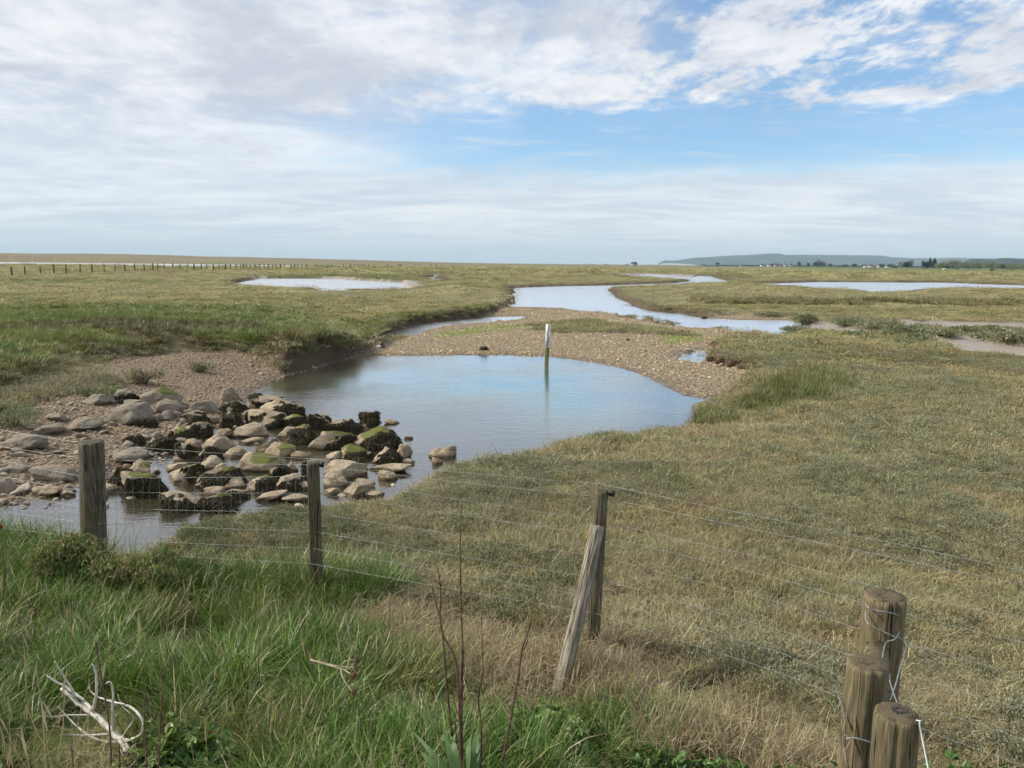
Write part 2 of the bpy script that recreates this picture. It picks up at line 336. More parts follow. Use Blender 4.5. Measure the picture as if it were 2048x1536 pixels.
# ------------------------------------------------------------------ ground sheet
ys = [-3.0]
while ys[-1] < 14000:
    y = ys[-1]; ay = max(y, 1.5)
    ys.append(y+float(np.clip(ay*ay/2400.0, .03 if y < 9 else .035, max(.02*ay, .03))))
ys = np.array(ys); NC = 900
aa = np.linspace(-1.0, 1.0, NC); aa = aa*(.74+.30*np.abs(aa)**3)
GX = aa[None, :]*(np.maximum(ys, 0)[:, None]+3.5)*1.0; GY = np.repeat(ys[:, None], NC, 1)
L = land(GX, GY); NR = len(ys)
idx = np.arange(NR*NC).reshape(NR, NC)
quads = np.stack([idx[:-1, :-1], idx[:-1, 1:], idx[1:, 1:], idx[1:, :-1]], -1).reshape(-1, 4)
zz_ = L['z']
co = np.stack([GX, GY, zz_], -1).reshape(-1, 3)
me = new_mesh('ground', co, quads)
gx = np.gradient(zz_, axis=1)/np.maximum(np.gradient(GX, axis=1), 1e-3); gy = np.gradient(zz_, axis=0)/np.maximum(np.gradient(GY, axis=0), 1e-3)
steep = smooth(np.hypot(gx, gy), .32, .75)*(L['r'] < 120)*(L['s'] > .8)
steep = np.maximum(steep, L['up']*(1-L['up'])*4*(L['r'] < 200)*.9*smooth(GX, -7, -5))
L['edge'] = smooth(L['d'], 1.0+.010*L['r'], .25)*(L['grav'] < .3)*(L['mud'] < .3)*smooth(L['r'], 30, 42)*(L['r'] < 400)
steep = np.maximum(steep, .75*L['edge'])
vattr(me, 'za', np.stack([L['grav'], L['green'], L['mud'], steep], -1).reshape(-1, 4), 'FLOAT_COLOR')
vattr(me, 'zb', np.stack([L['alg'], L['dark'], L['red'], L['path']], -1).reshape(-1, 4), 'FLOAT_COLOR')
vattr(me, 'zc', np.stack([L['salt'], L['barveg'], L['beach'], L['s'] < .5], -1).reshape(-1, 4), 'FLOAT_COLOR')

vattr(me, 'peat', smooth(L['r'], 34, 14).ravel())  # set by distance alone: darkens near ground for dark gaps between plants
m_ground, nt = nmat('marsh_ground'); g = G(nt)
pos = g.geo('Position')
A = g.n('ShaderNodeSeparateColor'); g.put(A.inputs[0], g.attr('za')); aw = g.attr('za', out='Alpha')
B = g.n('ShaderNodeSeparateColor'); g.put(B.inputs[0], g.attr('zb')); bw = g.attr('zb', out='Alpha')
C3 = g.n('ShaderNodeSeparateColor'); g.put(C3.inputs[0], g.attr('zc'))
n1 = g.noise(pos, .45, 6, .6); n2 = g.noise(pos, 3.2, 5, .6); n3 = g.noise(pos, 24, 4, .65); n4 = g.noise(pos, .06, 6, .6); n5 = g.noise(pos, 1.1, 6, .7)
marsh = g.mix(g.ramp(n1, .35, .65), (.150, .140, .062), (.235, .205, .105))
marsh = g.mix(g.math('MULTIPLY', g.ramp(n2, .5, .7), .6), marsh, (.10, .115, .060))
marsh = g.mix(g.math('MULTIPLY', g.ramp(n4, .42, .62), .55), marsh, (.225, .190, .085))
marsh = g.mix(g.math('MULTIPLY', g.ramp(n5, .56, .75), .6), marsh, (.062, .060, .036))
marsh = g.mix(g.math('MULTIPLY', B.outputs[2], .6), marsh, (.21, .115, .045))
marsh = g.mix(g.ramp(n3, .35, .8, .0, .55), marsh, (.045, .040, .022))
grass = g.mix(g.ramp(n2, .35, .65), (.085, .120, .024), (.150, .170, .042))
grass = g.mix(g.math('MULTIPLY', g.ramp(n1, .45, .7), .7), grass, (.200, .170, .070))
grass = g.mix(g.ramp(n3, .45, .8, .0, .6), grass, (.028, .033, .012))
peat = g.attr('peat', out='Fac'); marsh = g.mix(g.math('MULTIPLY', peat, .85), marsh, g.mix(n3, (.050, .040, .024), (.115, .090, .052)))  # near ground colour pulled to dark brown, fading out with distance
base = g.mix(A.outputs[1], marsh, grass)
base = g.mix(g.math('MULTIPLY', B.outputs[1], .75), base, (.075, .055, .030))
base = g.mix(C3.outputs[1], base, g.mix(n2, (.09, .085, .045), (.17, .145, .085)))
base = g.mix(C3.outputs[0], base, g.mix(n2, (.10, .10, .06), (.19, .165, .11)))
straw = g.mix(g.ramp(n3, .3, .7), (.105, .080, .045), (.28, .225, .13))
base = g.mix(bw, base, straw)
# shingle
v1 = g.n('ShaderNodeTexVoronoi'); g.put(v1.inputs['Vector'], g.vmul(pos, (1, 1, .4))); v1.inputs['Scale'].default_value = 13
v2 = g.n('ShaderNodeTexVoronoi'); g.put(v2.inputs['Vector'], g.vmul(pos, (1, 1, .4))); v2.inputs['Scale'].default_value = 38
def stones(v):
    h = g.n('ShaderNodeSeparateColor'); g.put(h.inputs[0], v.outputs['Color'])
    c = g.mix(h.outputs[0], (.32, .24, .13), (.60, .49, .29))
    c = g.mix(g.ramp(h.outputs[1], .72, .80), c, (.30, .18, .11))
    c = g.mix(g.ramp(h.outputs[2], .86, .93), c, (.55, .50, .43))
    return g.mix(g.ramp(v.outputs['Distance'], .35, .62), c, (.11, .088, .06))
grav = g.mix(g.ramp(n2, .35, .65), stones(v1), stones(v2))
grav = g.mix(g.math('MULTIPLY', g.ramp(n5, .5, .72), .30), grav, (.26, .16, .10))
grav = g.mix(g.math('MULTIPLY', C3.outputs[2], .50), grav, (.125, .085, .06))
grav = g.mix(B.outputs[0], grav, g.mix(n3, (.09, .13, .02), (.22, .26, .05)))
base = g.mix(A.outputs[0], base, grav)
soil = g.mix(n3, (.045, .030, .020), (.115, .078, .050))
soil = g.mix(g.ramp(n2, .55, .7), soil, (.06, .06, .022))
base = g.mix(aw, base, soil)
base = g.mix(A.outputs[2], base, g.mix(n1, (.235, .200, .165), (.33, .285, .235)))
pz = g.sep(pos)[2]
wet = g.math('SUBTRACT', 1.0, g.ramp(g.math('ADD', pz, g.math('MULTIPLY', n2, .04)), .03, .085))
wet = g.math('MULTIPLY', wet, g.math('SUBTRACT', 1.0, A.outputs[2]))
base = g.mix(wet, base, g.mix(1.0, base, (.62, .56, .50), 'MULTIPLY'))
under = g.math('SUBTRACT', 1.0, g.ramp(pz, -.05, 0.0))
base = g.mix(under, base, g.mix(n2, (.16, .115, .055), (.27, .21, .12)))
hgt = g.math('ADD', g.math('MULTIPLY', n3, .5), g.math('MULTIPLY', g.math('SUBTRACT', 1.0, v1.outputs['Distance']), g.math('MULTIPLY', A.outputs[0], 1.4)))
hgt = g.math('ADD', hgt, g.math('MULTIPLY', n2, .8))
ro = g.mix(g.math('MAXIMUM', wet, g.math('MULTIPLY', A.outputs[2], .9)), (.9, .9, .9), (.38, .38, .38))
rs = g.n('ShaderNodeSeparateColor'); g.put(rs.inputs[0], ro)
nrm = g.bump(hgt, .8, .06)
g.out(g.bsdf(base, rs.outputs[0], nrm, .25))
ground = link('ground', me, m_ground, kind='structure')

# ------------------------------------------------------------------ water sheet
keep = (zz_[:-1, :-1] < .06) | (zz_[1:, 1:] < .06) | (zz_[:-1, 1:] < .06) | (zz_[1:, :-1] < .06)
keep &= (GY[:-1, :-1] > 4.5) & (L['s'][:-1, :-1] > .9)
fq = quads.reshape(NR-1, NC-1, 4)[keep]
used, invi = np.unique(fq.ravel(), return_inverse=True)
wco = co[used].copy(); dep = np.clip(-wco[:, 2], 0, 2); wco[:, 2] = 0
mew = new_mesh('water', wco, invi.reshape(-1, 4))
vattr(mew, 'depth', dep)
m_water, nt = nmat('pool_water'); g = G(nt)
pos = g.geo('Position')
wv = g.noise(g.vmul(pos, (.55, 1.5, 1)), 3.4, 5, .6, .3); wv2 = g.noise(g.vmul(pos, (.6, 1.3, 1)), 14, 3, .6)
calm = g.ramp(g.noise(pos, .22, 4, .55), .38, .62, .35, 1.0)
hh = g.math('MULTIPLY', g.math('ADD', wv, g.math('MULTIPLY', wv2, .3)), calm)
nrm = g.bump(hh, .65, .022)
dp = g.attr('depth', out='Fac')
murk = g.math('SUBTRACT', 1.0, g.math('POWER', 2.718, g.math('MULTIPLY', dp, -3.0)))
bodyc = g.mix(g.ramp(dp, .15, .9), (.160, .145, .090), (.055, .165, .185))
body = g.n('ShaderNodeBsdfDiffuse'); g.put(body.inputs[0], bodyc)
tr = g.n('ShaderNodeBsdfTransparent'); tr.inputs[0].default_value = (.80, .76, .66, 1)
mx1 = g.n('ShaderNodeMixShader'); g.put(mx1.inputs[0], g.ramp(murk, 0, .95, .06, .98, False)); nt.links.new(tr.outputs[0], mx1.inputs[1]); nt.links.new(body.outputs[0], mx1.inputs[2])
gl = g.n('ShaderNodeBsdfGlossy'); farw = g.ramp(g.sep(pos)[1], 24, 40, .055, .27); g.put(gl.inputs['Roughness'], farw); g.put(gl.inputs[0], g.mix(g.ramp(g.sep(pos)[1], 40, 110), (.97, .98, 1.0), (.88, .87, .86))); g.put(gl.inputs['Normal'], nrm)
fr = g.n('ShaderNodeFresnel'); fr.inputs[0].default_value = 1.40; g.put(fr.inputs['Normal'], nrm)
mx2 = g.n('ShaderNodeMixShader'); g.put(mx2.inputs[0], g.ramp(fr.outputs[0], 0, .62, .05, 1.0, False)); nt.links.new(mx1.outputs[0], mx2.inputs[1]); nt.links.new(gl.outputs[0], mx2.inputs[2])
g.out(mx2.outputs[0])
water = link('water', mew, m_water, kind='structure')
print('grid', NR, NC)
# ------------------------------------------------------------------ ground cover: one object per kind of cover, far too many plants to count
def strip(pts, wds, side):
    """tapered ribbon through pts; returns verts, quads"""
    V = []; Q = []
    for i, (p, wd) in enumerate(zip(pts, wds)):
        V.append(p-side*wd*.5); V.append(p+side*wd*.5)
        if i: Q.append([2*i-2, 2*i-1, 2*i+1, 2*i])
    return V, Q
class Soup:
    def __init__(s): s.V = []; s.Q = []; s.T = []; s.C = []; s.n = 0
    def add(s, V, Q=(), T=(), c=1.0):
        s.V.extend(V); s.Q.extend([[i+s.n for i in q] for q in Q]); s.T.extend([[i+s.n for i in t] for t in T])
        s.C.extend([c]*len(V) if not isinstance(c, list) else c); s.n += len(V)
def proto_marsh(rs, n=75, leafy=.6, lean=.5, wd=.030):
    s = Soup()
    for k in range(n):
        a = rs.uniform(0, 2*math.pi); r = math.sqrt(rs.uniform())
        b = np.array([math.cos(a)*r, math.sin(a)*r, -.15]); h = rs.uniform(.45, 1.1)*(1-.25*r*r)
        th = rs.uniform(0, 2*math.pi); le = rs.normal(0, lean)*.6
        dv = np.array([math.cos(th), math.sin(th), 0]); side = np.array([-math.sin(th+rs.uniform(-1, 1)), math.cos(th+rs.uniform(-1, 1)), rs.uniform(-.2, .2)])
        p1 = b+np.array([0, 0, h*.55])+dv*le*.35; p2 = b+np.array([0, 0, h])+dv*le*rs.uniform(.6, 1.5)
        straw = 1 if rs.uniform() > leafy else 0
        tone = rs.uniform(.45, 1.45)
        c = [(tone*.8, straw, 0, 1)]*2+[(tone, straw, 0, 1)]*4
        ww = wd*rs.uniform(.6, 1.3)
        V, Q = strip([b, p1, p2], [ww, ww*.8, ww*.25], side); s.add(V, Q, c=c)
        if not straw:
            for j in range(4):
                t = rs.uniform(.35, 1.0); q = b*(1-t)+p2*t+(p1-(b+p2)/2)*4*t*(1-t)*.5
                la = rs.uniform(0, 2*math.pi); ld = np.array([math.cos(la), math.sin(la), rs.uniform(.1, .9)]); ld /= np.linalg.norm(ld)
                ls = np.cross(ld, [rs.normal(), rs.normal(), rs.normal()]); ls /= np.linalg.norm(ls)+1e-6; ln = rs.uniform(.07, .13)
                tt = rs.uniform(.7, 1.35)
                s.add([q, q+ld*ln*.5+ls*ln*.22, q+ld*ln, q+ld*ln*.5-ls*ln*.22], [[0, 1, 2, 3]], c=[(tt, 0, 1, 1)]*4)
    return s
def proto_grass(rs, n=60, bend=.9, wd=.035, seg=4, spread=.45, dead=.10):
    s = Soup()
    for k in range(n):
        a = rs.uniform(0, 2*math.pi); r = math.sqrt(rs.uniform())*spread
        p = np.array([math.cos(a)*r, math.sin(a)*r, -.06]); h = rs.uniform(.5, 1.1)
        th = a+rs.normal(0, .7)+.6; th2 = rs.uniform(0, 6.28)
        out = np.array([math.cos(th), math.sin(th), 0]); side = np.array([-math.sin(th), math.cos(th), 0])+rs.normal(0, .25, 3)
        bn = bend*rs.uniform(.25, 1.4); ang = rs.uniform(0, .35)
        pts = [p]; 
        for j in range(seg):
            ang2 = ang+bn*(j+1)/seg*1.25
            p = p+(out*math.sin(ang2)+np.array([0, 0, 1])*math.cos(ang2))*h/seg; pts.append(p)
        ww = wd*rs.uniform(.6, 1.2); straw = 1 if rs.uniform() < dead else 0; tone = rs.uniform(.6, 1.3)
        wds = [ww*(1-.92*(j/seg)**1.6) for j in range(seg+1)]
        V, Q = strip(pts, wds, side)
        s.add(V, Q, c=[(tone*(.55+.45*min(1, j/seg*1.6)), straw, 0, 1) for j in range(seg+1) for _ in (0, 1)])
    return s
def proto_purslane(rs, n=42):
    """woody upright shoots set with small oval leaves"""
    s = Soup()
    for k in range(n):
        a = rs.uniform(0, 6.28); r = math.sqrt(rs.uniform()); b = np.array([math.cos(a)*r, math.sin(a)*r, -.1]); h = rs.uniform(.5, 1.15)*(1-.3*r*r)
        th = rs.uniform(0, 6.28); le = rs.uniform(.05, .7); dv = np.array([math.cos(th), math.sin(th), 0]); p2 = b+dv*le*.6+np.array([0, 0, h]); p1 = b+dv*le*.2+np.array([0, 0, h*.6])
        V, Q = strip([b, p1, p2], [.03, .024, .01], np.array([-math.sin(th), math.cos(th), .2])); s.add(V, Q, c=[(.55, 1, 0, 1)]*len(V))
        for j in range(9):
            t = rs.uniform(.35, 1.05); q = b*(1-t)+p2*t; la = rs.uniform(0, 6.28); ld = np.array([math.cos(la), math.sin(la), rs.uniform(.0, 1.2)]); ld /= np.linalg.norm(ld)
            ls = np.cross(ld, rs.normal(size=3)); ls /= np.linalg.norm(ls)+1e-6; ln = rs.uniform(.11, .19); tt = rs.uniform(.6, 1.35)
            s.add([q, q+ld*ln*.45+ls*ln*.24, q+ld*ln, q+ld*ln*.45-ls*ln*.24], [[0, 1, 2, 3]], c=[(tt, float(rs.uniform() < .10), 1, 1)]*4)
    return s
def proto_straw(rs, n=60, wd=.02):
    s = Soup()
    for k in range(n):
        a = rs.uniform(0, 6.28); r = math.sqrt(rs.uniform()); p = np.array([math.cos(a)*r, math.sin(a)*r, rs.uniform(0, .15)])
        th = rs.uniform(0, 6.28); pts = [p]; el = rs.uniform(.1, 1.2)
        for j in range(3):
            p = p+np.array([math.cos(th)*math.cos(el), math.sin(th)*math.cos(el), math.sin(el)])*rs.uniform(.2, .4); pts.append(p); th += rs.normal(0, .5); el -= rs.uniform(0, .7)
        ww = wd*rs.uniform(.6, 1.3)
        V, Q = strip(pts, [ww, ww, ww*.8, ww*.3], np.array([-math.sin(th), math.cos(th), rs.uniform(-.5, .5)])); s.add(V, Q, c=[(rs.uniform(.6, 1.3), 1, 0, 1)]*len(V))
    return s
def proto_leaf(rs, n=26):
    """low broad leaves on short stalks"""
    s = Soup()
    for k in range(n):
        a = rs.uniform(0, 6.28); r = rs.uniform(.05, .9); h = rs.uniform(.2, .8)
        p = np.array([math.cos(a)*r, math.sin(a)*r, h]); s.add(*strip([np.array([p[0]*.3, p[1]*.3, 0]), p], [.02, .015], np.array([-math.sin(a), math.cos(a), 0])), c=(.7, 0, 0, 1))
        tilt = rs.uniform(-.3, .5); f = np.array([math.cos(a), math.sin(a), -tilt]); sd = np.array([-math.sin(a), math.cos(a), rs.uniform(-.3, .3)]); up = np.array([0, 0, 1.])
        for lo in (-1, 0, 1):                                        # three leaflets
            ff = f*math.cos(lo*.9)+sd*math.sin(lo*.9); ss = -f*math.sin(lo*.9)+sd*math.cos(lo*.9); ln = rs.uniform(.25, .42)
            V = [p, p+ff*ln*.35+ss*ln*.33+up*.03, p+ff*ln*.75+ss*ln*.25+up*.02, p+ff*ln-up*.05, p+ff*ln*.75-ss*ln*.25+up*.02, p+ff*ln*.35-ss*ln*.33+up*.03, p+ff*ln*.5-up*.03]
            s.add(V, T=[[0, 1, 6], [1, 2, 6], [2, 3, 6], [3, 4, 6], [4, 5, 6], [5, 0, 6]], c=(rs.uniform(.75, 1.25), 0, 1, 1))
    return s
def proto_stone(rs):
    import bmesh
    bm = bmesh.new(); bmesh.ops.create_icosphere(bm, subdivisions=2, radius=1)
    V = np.array([v.co[:] for v in bm.verts]); T = [[v.index for v in f.verts] for f in bm.faces]; bm.free()
    V = V*(1+.35*fbm3(V+rs.uniform(0, 50), 1.1, 2))[:, None]
    for _ in range(7):
        n = rs.normal(size=3); n /= np.linalg.norm(n); e = np.maximum(V@n-rs.uniform(.5, .8), 0); V = V-.95*e[:, None]*n
    s = Soup(); s.add(list(V), T=T, c=(1, 0, 0, 1)); return s

def scatter(name, protos, P, ROT, SCL, COLR, mat, smooth_=False):
    """one object holding its patterns and the points they are repeated on"""
    V = []; Q = []; T = []; pid = []; C = []; n = 0
    for k, s in enumerate(protos):
        V.append(np.asarray(s.V)); Q += [[i+n for i in q] for q in s.Q]; T += [[i+n for i in t] for t in s.T]
        C.append(np.array([c if isinstance(c, tuple) else (c, 0, 0, 1) for c in s.C])); pid.append(np.full(s.n, k+1)); n += s.n
    V.append(P); C.append(np.ones((len(P), 4))); pid.append(np.zeros(len(P)))
    me = new_mesh(name, np.concatenate(V), np.array(Q) if Q else None, np.array(T) if T else None, smooth_)
    N = n+len(P)
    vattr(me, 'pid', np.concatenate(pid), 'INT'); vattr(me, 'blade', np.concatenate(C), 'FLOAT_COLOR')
    for nm, arr in (('rot', ROT), ('scl', SCL), ('tint', COLR)):
        full = np.zeros((N, 3)); full[n:] = arr; vattr(me, nm, full, 'FLOAT_VECTOR')
    o = link(name, me, mat, kind='stuff')
    ng = bpy.data.node_groups.new(name, 'GeometryNodeTree')
    ng.interface.new_socket('Geometry', in_out='INPUT', socket_type='NodeSocketGeometry'); ng.interface.new_socket('Geometry', in_out='OUTPUT', socket_type='NodeSocketGeometry')
    N_ = ng.nodes; Lk = ng.links.new
    gi = N_.new('NodeGroupInput'); go = N_.new('NodeGroupOutput')
    def named(nm, t):
        a = N_.new('GeometryNodeInputNamedAttribute'); a.data_type = t; a.inputs[0].default_value = nm; return a.outputs[0]
    pidv = named('pid', 'INT')
    join = N_.new('GeometryNodeJoinGeometry')
    def part(k):
        c = N_.new('FunctionNodeCompare'); c.data_type = 'INT'; c.operation = 'EQUAL'; Lk(pidv, c.inputs[2]); c.inputs[3].default_value = k
        sg = N_.new('GeometryNodeSeparateGeometry'); sg.domain = 'POINT'; Lk(gi.outputs[0], sg.inputs[0]); Lk(c.outputs[0], sg.inputs[1]); return sg.outputs[0]
    for k in range(len(protos)):
        gt = N_.new('GeometryNodeGeometryToInstance'); Lk(part(k+1), gt.inputs[0]); Lk(gt.outputs[0], join.inputs[0])
    iop = N_.new('GeometryNodeInstanceOnPoints'); Lk(part(0), iop.inputs['Points']); Lk(join.outputs[0], iop.inputs['Instance']); iop.inputs['Pick Instance'].default_value = True
    er = N_.new('FunctionNodeEulerToRotation'); Lk(named('rot', 'FLOAT_VECTOR'), er.inputs[0]); Lk(er.outputs[0], iop.inputs['Rotation']); Lk(named('scl', 'FLOAT_VECTOR'), iop.inputs['Scale'])
    Lk(iop.outputs[0], go.inputs[0])
    md = o.modifiers.new('scatter', 'NODES'); md.node_group = ng
    return o
def plant_mat(name, strawc=(.46, .385, .235), transl=.25):
    m, nt = nmat(name); g = G(nt)
    tint = g.attr('tint', 'INSTANCER'); bl = g.n('ShaderNodeSeparateColor'); g.put(bl.inputs[0], g.attr('blade'))
    c = g.mix(bl.outputs[1], tint, g.mix(.22, strawc, tint))
    k = bl.outputs[0]
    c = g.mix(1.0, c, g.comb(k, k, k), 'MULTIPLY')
    d = g.n('ShaderNodeBsdfDiffuse'); g.put(d.inputs[0], c); t = g.n('ShaderNodeBsdfTranslucent'); g.put(t.inputs[0], c)
    gs = g.n('ShaderNodeBsdfGlossy'); gs.inputs['Roughness'].default_value = .45; gs.inputs[0].default_value = (.9, .9, .9, 1)
    m1 = g.n('ShaderNodeMixShader'); m1.inputs[0].default_value = transl; nt.links.new(d.outputs[0], m1.inputs[1]); nt.links.new(t.outputs[0], m1.inputs[2])
    m2 = g.n('ShaderNodeMixShader'); m2.inputs[0].default_value = .035; nt.links.new(m1.outputs[0], m2.inputs[1]); nt.links.new(gs.outputs[0], m2.inputs[2])
    g.out(m2.outputs[0]); return m
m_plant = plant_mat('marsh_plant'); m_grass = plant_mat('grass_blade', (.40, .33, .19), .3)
m_stonei, nt = nmat('pebble'); g = G(nt)
g.out(g.bsdf(g.mix(g.ramp(g.noise(g.geo('Position'), 30, 3), .4, .7, 0, .5), g.attr('tint', 'INSTANCER'), (.10, .08, .06)), .8))

def sample(n, y0, y1, side=.80, extra=2.4):
    Y = np.sqrt(RNG.uniform(y0*y0, y1*y1, n)); X = RNG.uniform(-1, 1, n)*(side*Y+extra); return X, Y
def lerp(a, b, t): t = np.asarray(t)[:, None]; return a*(1-t)+b*t
def C_(r, g_, b): return np.array([[r, g_, b]])
def marsh_tint(X, Y):
    n1 = fbm(X, Y, 1.6, 3, 40); n2 = fbm(X, Y, .45, 3, 41); n3 = fbm(X, Y, 7, 3, 42)
    c = lerp(C_(.150, .150, .078), C_(.205, .178, .100), smooth(n1, -.35, .35))
    c = lerp(c, C_(.125, .155, .095), smooth(n2, .05, .5)*.8)              # grey green
    c = lerp(c, C_(.250, .215, .125), smooth(n3, .0, .5)*.55)              # bleached
    c = lerp(c, C_(.155, .100, .055), smooth(fbm(X, Y, .8, 3, 43), .3, .6)*.6)   # rusty
    c = lerp(c, C_(.120, .135, .040), smooth(fbm(X, Y, 3.1, 3, 44), .2, .5)*.6)
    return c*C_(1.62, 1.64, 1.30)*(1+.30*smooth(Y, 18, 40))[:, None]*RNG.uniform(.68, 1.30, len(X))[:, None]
def green_tint(X, Y):
    n1 = fbm(X, Y, 2.2, 3, 50); n2 = fbm(X, Y, .7, 3, 51)
    c = lerp(C_(.080, .145, .022), C_(.140, .180, .035), smooth(n1, -.3, .4))
    c = lerp(c, C_(.21, .19, .07), smooth(n2, .2, .65)*.6)
    return c*C_(1.35, 1.35, 1.2)*RNG.uniform(.7, 1.25, len(X))[:, None]
def put(name, protos, X, Y, z, size, height, tint, mat, tilt=.15, sink=0.0):
    n = len(X); rot = np.stack([RNG.normal(0, tilt, n), RNG.normal(0, tilt, n), RNG.uniform(0, 6.28, n)], -1)
    scatter(name, protos, np.stack([X, Y, z-sink], -1), rot, np.stack([size, size, height], -1), tint, mat)
rs = np.random.default_rng(3)
PM_near = [proto_marsh(rs, 60, .52, 1.0, .050) for _ in range(5)]; PM_far = [proto_marsh(rs, 60, .6, .5, .05) for _ in range(3)]
PG = [proto_grass(rs, 60, 1.1, .022, dead=.10) for _ in range(6)]; PG_far = [proto_grass(rs, 60, .7, .05, 3, .8, .3) for _ in range(3)]
PS = [proto_straw(rs, 70) for _ in range(3)]

XX = []; 
def band(n, y0, y1): X, Y = sample(n, y0, y1); return X, Y, land(X, Y)
acc = {k: [] for k in ('mn', 'mf', 'gn', 'gf', 'st', 'pu')}
def add(kind, X, Y, z, size, height, tint): acc[kind].append((X, Y, z, size, height, tint))
def ontop(L): return (L['d'] > .02)&(L['grav'] < .4)&(L['mud'] < .4)
# marsh, nearest first; plants get wider with distance only as patches, never taller than they are
for n, y0, y1, sz, ht, kd in ((25000, 3.2, 9.5, .10, .085, 'mn'), (20000, 9.0, 20, .18, .10, 'mn'), (16000, 19, 52, .42, .105, 'mf'), (12000, 50, 170, 1.0, .085, 'mf'), (9000, 165, 480, 3.2, .22, 'mf')):
    X, Y, L = band(n, y0, y1)
    nn = fbm(X, Y, 1.1, 2, 60)
    k = ontop(L)&(L['green'] < RNG.uniform(.3, .8, n))&(L['s'] > .1)&(L['path'] < .3)&(RNG.uniform(size=n) > .55*smooth(nn, .05, .5))
    k &= (RNG.uniform(size=n) > L['red']*.5)
    X, Y = X[k], Y[k]; Lk_ = {a: b[k] for a, b in L.items()}
    m = len(X); u = RNG.uniform(.65, 1.35, m); t = marsh_tint(X, Y)
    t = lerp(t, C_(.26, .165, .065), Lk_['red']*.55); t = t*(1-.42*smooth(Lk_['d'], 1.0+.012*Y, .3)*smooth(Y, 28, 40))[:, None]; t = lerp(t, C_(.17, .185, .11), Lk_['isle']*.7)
    edge = (1+.5*smooth(Lk_['d'], 1.0, .1)*(Y > 26))*(1-.5*smooth(Y, 38, 60)*smooth(Lk_['d'], 9, 2))
    hh = ht*RNG.uniform(.6, 1.35, m)*(1+.5*fbm(X, Y, .9, 2, 61))*edge*(1+.7*Lk_['isle'])
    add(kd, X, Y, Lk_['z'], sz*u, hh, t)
# the left field, its overhanging edge and the grassy corners of the marsh
for n, y0, y1, sz, ht, kd in ((9000, 13, 30, .22, .22, 'gf'), (11000, 28, 60, .42, .17, 'gf'), (9000, 58, 170, .9, .11, 'gf'), (7000, 165, 480, 3.0, .22, 'gf')):
    X, Y, L = band(n, y0, y1)
    gr = np.maximum(L['green'], L['up']*(L['fd'] < 1.6)*(L['r'] < 45))
    k = ontop(L)&(gr > RNG.uniform(.15, .7, n))&(L['s'] > 1); X, Y = X[k], Y[k]; m = len(X); t = green_tint(X, Y); Lk_ = {a: b[k] for a, b in L.items()}
    t = lerp(t, C_(.10, .07, .035), Lk_['dark']*.7)
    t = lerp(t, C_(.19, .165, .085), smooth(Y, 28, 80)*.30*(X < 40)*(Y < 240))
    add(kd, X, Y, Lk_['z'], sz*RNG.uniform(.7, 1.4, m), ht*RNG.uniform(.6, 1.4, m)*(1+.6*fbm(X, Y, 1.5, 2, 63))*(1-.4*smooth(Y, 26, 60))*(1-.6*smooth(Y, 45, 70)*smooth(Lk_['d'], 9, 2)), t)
# long fringe hanging over the broken bank edge
n = 16000; X = RNG.uniform(-22, 0, n); Y = RNG.uniform(12, 48, n); L = land(X, Y)
k = (L['fd'] > .16)&(L['fd'] < 1.0)&(L['up'] > .4)&(L['d'] > .1); X, Y = X[k], Y[k]; Lk_ = {a: b[k] for a, b in L.items()}; m = len(X)
t = lerp(green_tint(X, Y), C_(.17, .125, .055), smooth(fbm(X, Y, 1.6, 2, 64), -.1, .35)*.8)
add('gf', X, Y, Lk_['z'], RNG.uniform(.2, .38, m), RNG.uniform(.14, .34, m)*(1-.5*smooth(Y, 24, 30)), t)
# rank green grass clumps by the pool on the right and along the far right marsh
for (u, v, wu, hv, n, hh) in ((1620, 770, 75, 22, 260, .34), (1420, 812, 60, 12, 150, .2), (1540, 790, 60, 16, 160, .25), (1250, 862, 90, 10, 120, .10)):
    P = np.array([at_z(u+RNG.normal()*wu*.5, v+RNG.normal()*hv*.5, .36) for _ in range(n)]); X, Y = P[:, 0], P[:, 1]; L = land(X, Y)
    k = L['d'] > .1; X, Y = X[k], Y[k]; m = len(X)
    add('gf', X, Y, L['z'][k], RNG.uniform(.16, .30, m), hh*RNG.uniform(.6, 1.2, m), lerp(green_tint(X, Y), C_(.17, .16, .06), np.full(m, .5)))
n = 2600; X = RNG.uniform(14, 62, n); Y = RNG.uniform(50, 64, n); L = land(X, Y); k = ontop(L)&(fbm(X, Y, 7, 2, 65) > -.2)&(np.abs(Y-57-.06*(X-30)) < 3.5)
add('gf', X[k], Y[k], L['z'][k], RNG.uniform(.5, .9, k.sum()), RNG.uniform(.25, .5, k.sum()), C_(.20, .185, .075)*RNG.uniform(.8, 1.2, k.sum())[:, None])
# grey salt scrub on the left shore, growth on the shingle bar
n = 5000; X = RNG.uniform(-20, 2, n); Y = RNG.uniform(9, 24, n); L = land(X, Y); k = (L['salt'] > .3)&(L['s'] > 1.5); X, Y = X[k], Y[k]; m = len(X)
add('mn', X, Y, L['z'][k], RNG.uniform(.14, .3, m), RNG.uniform(.10, .26, m), lerp(C_(.125, .14, .085), C_(.24, .205, .14), RNG.uniform(0, 1, m)**1.4))
n = 9000; X = RNG.uniform(-6, 14, n); Y = RNG.uniform(24, 48, n); L = land(X, Y); k = (L['barveg'] > RNG.uniform(.2, 1, n))&(L['d'] > .05); X, Y = X[k], Y[k]; m = len(X)
add('mf', X, Y, L['z'][k], RNG.uniform(.15, .35, m), RNG.uniform(.04, .08, m), lerp(C_(.16, .165, .075), C_(.20, .155, .10), smooth(fbm(X, Y, 1.5, 2, 66), -.2, .3)))
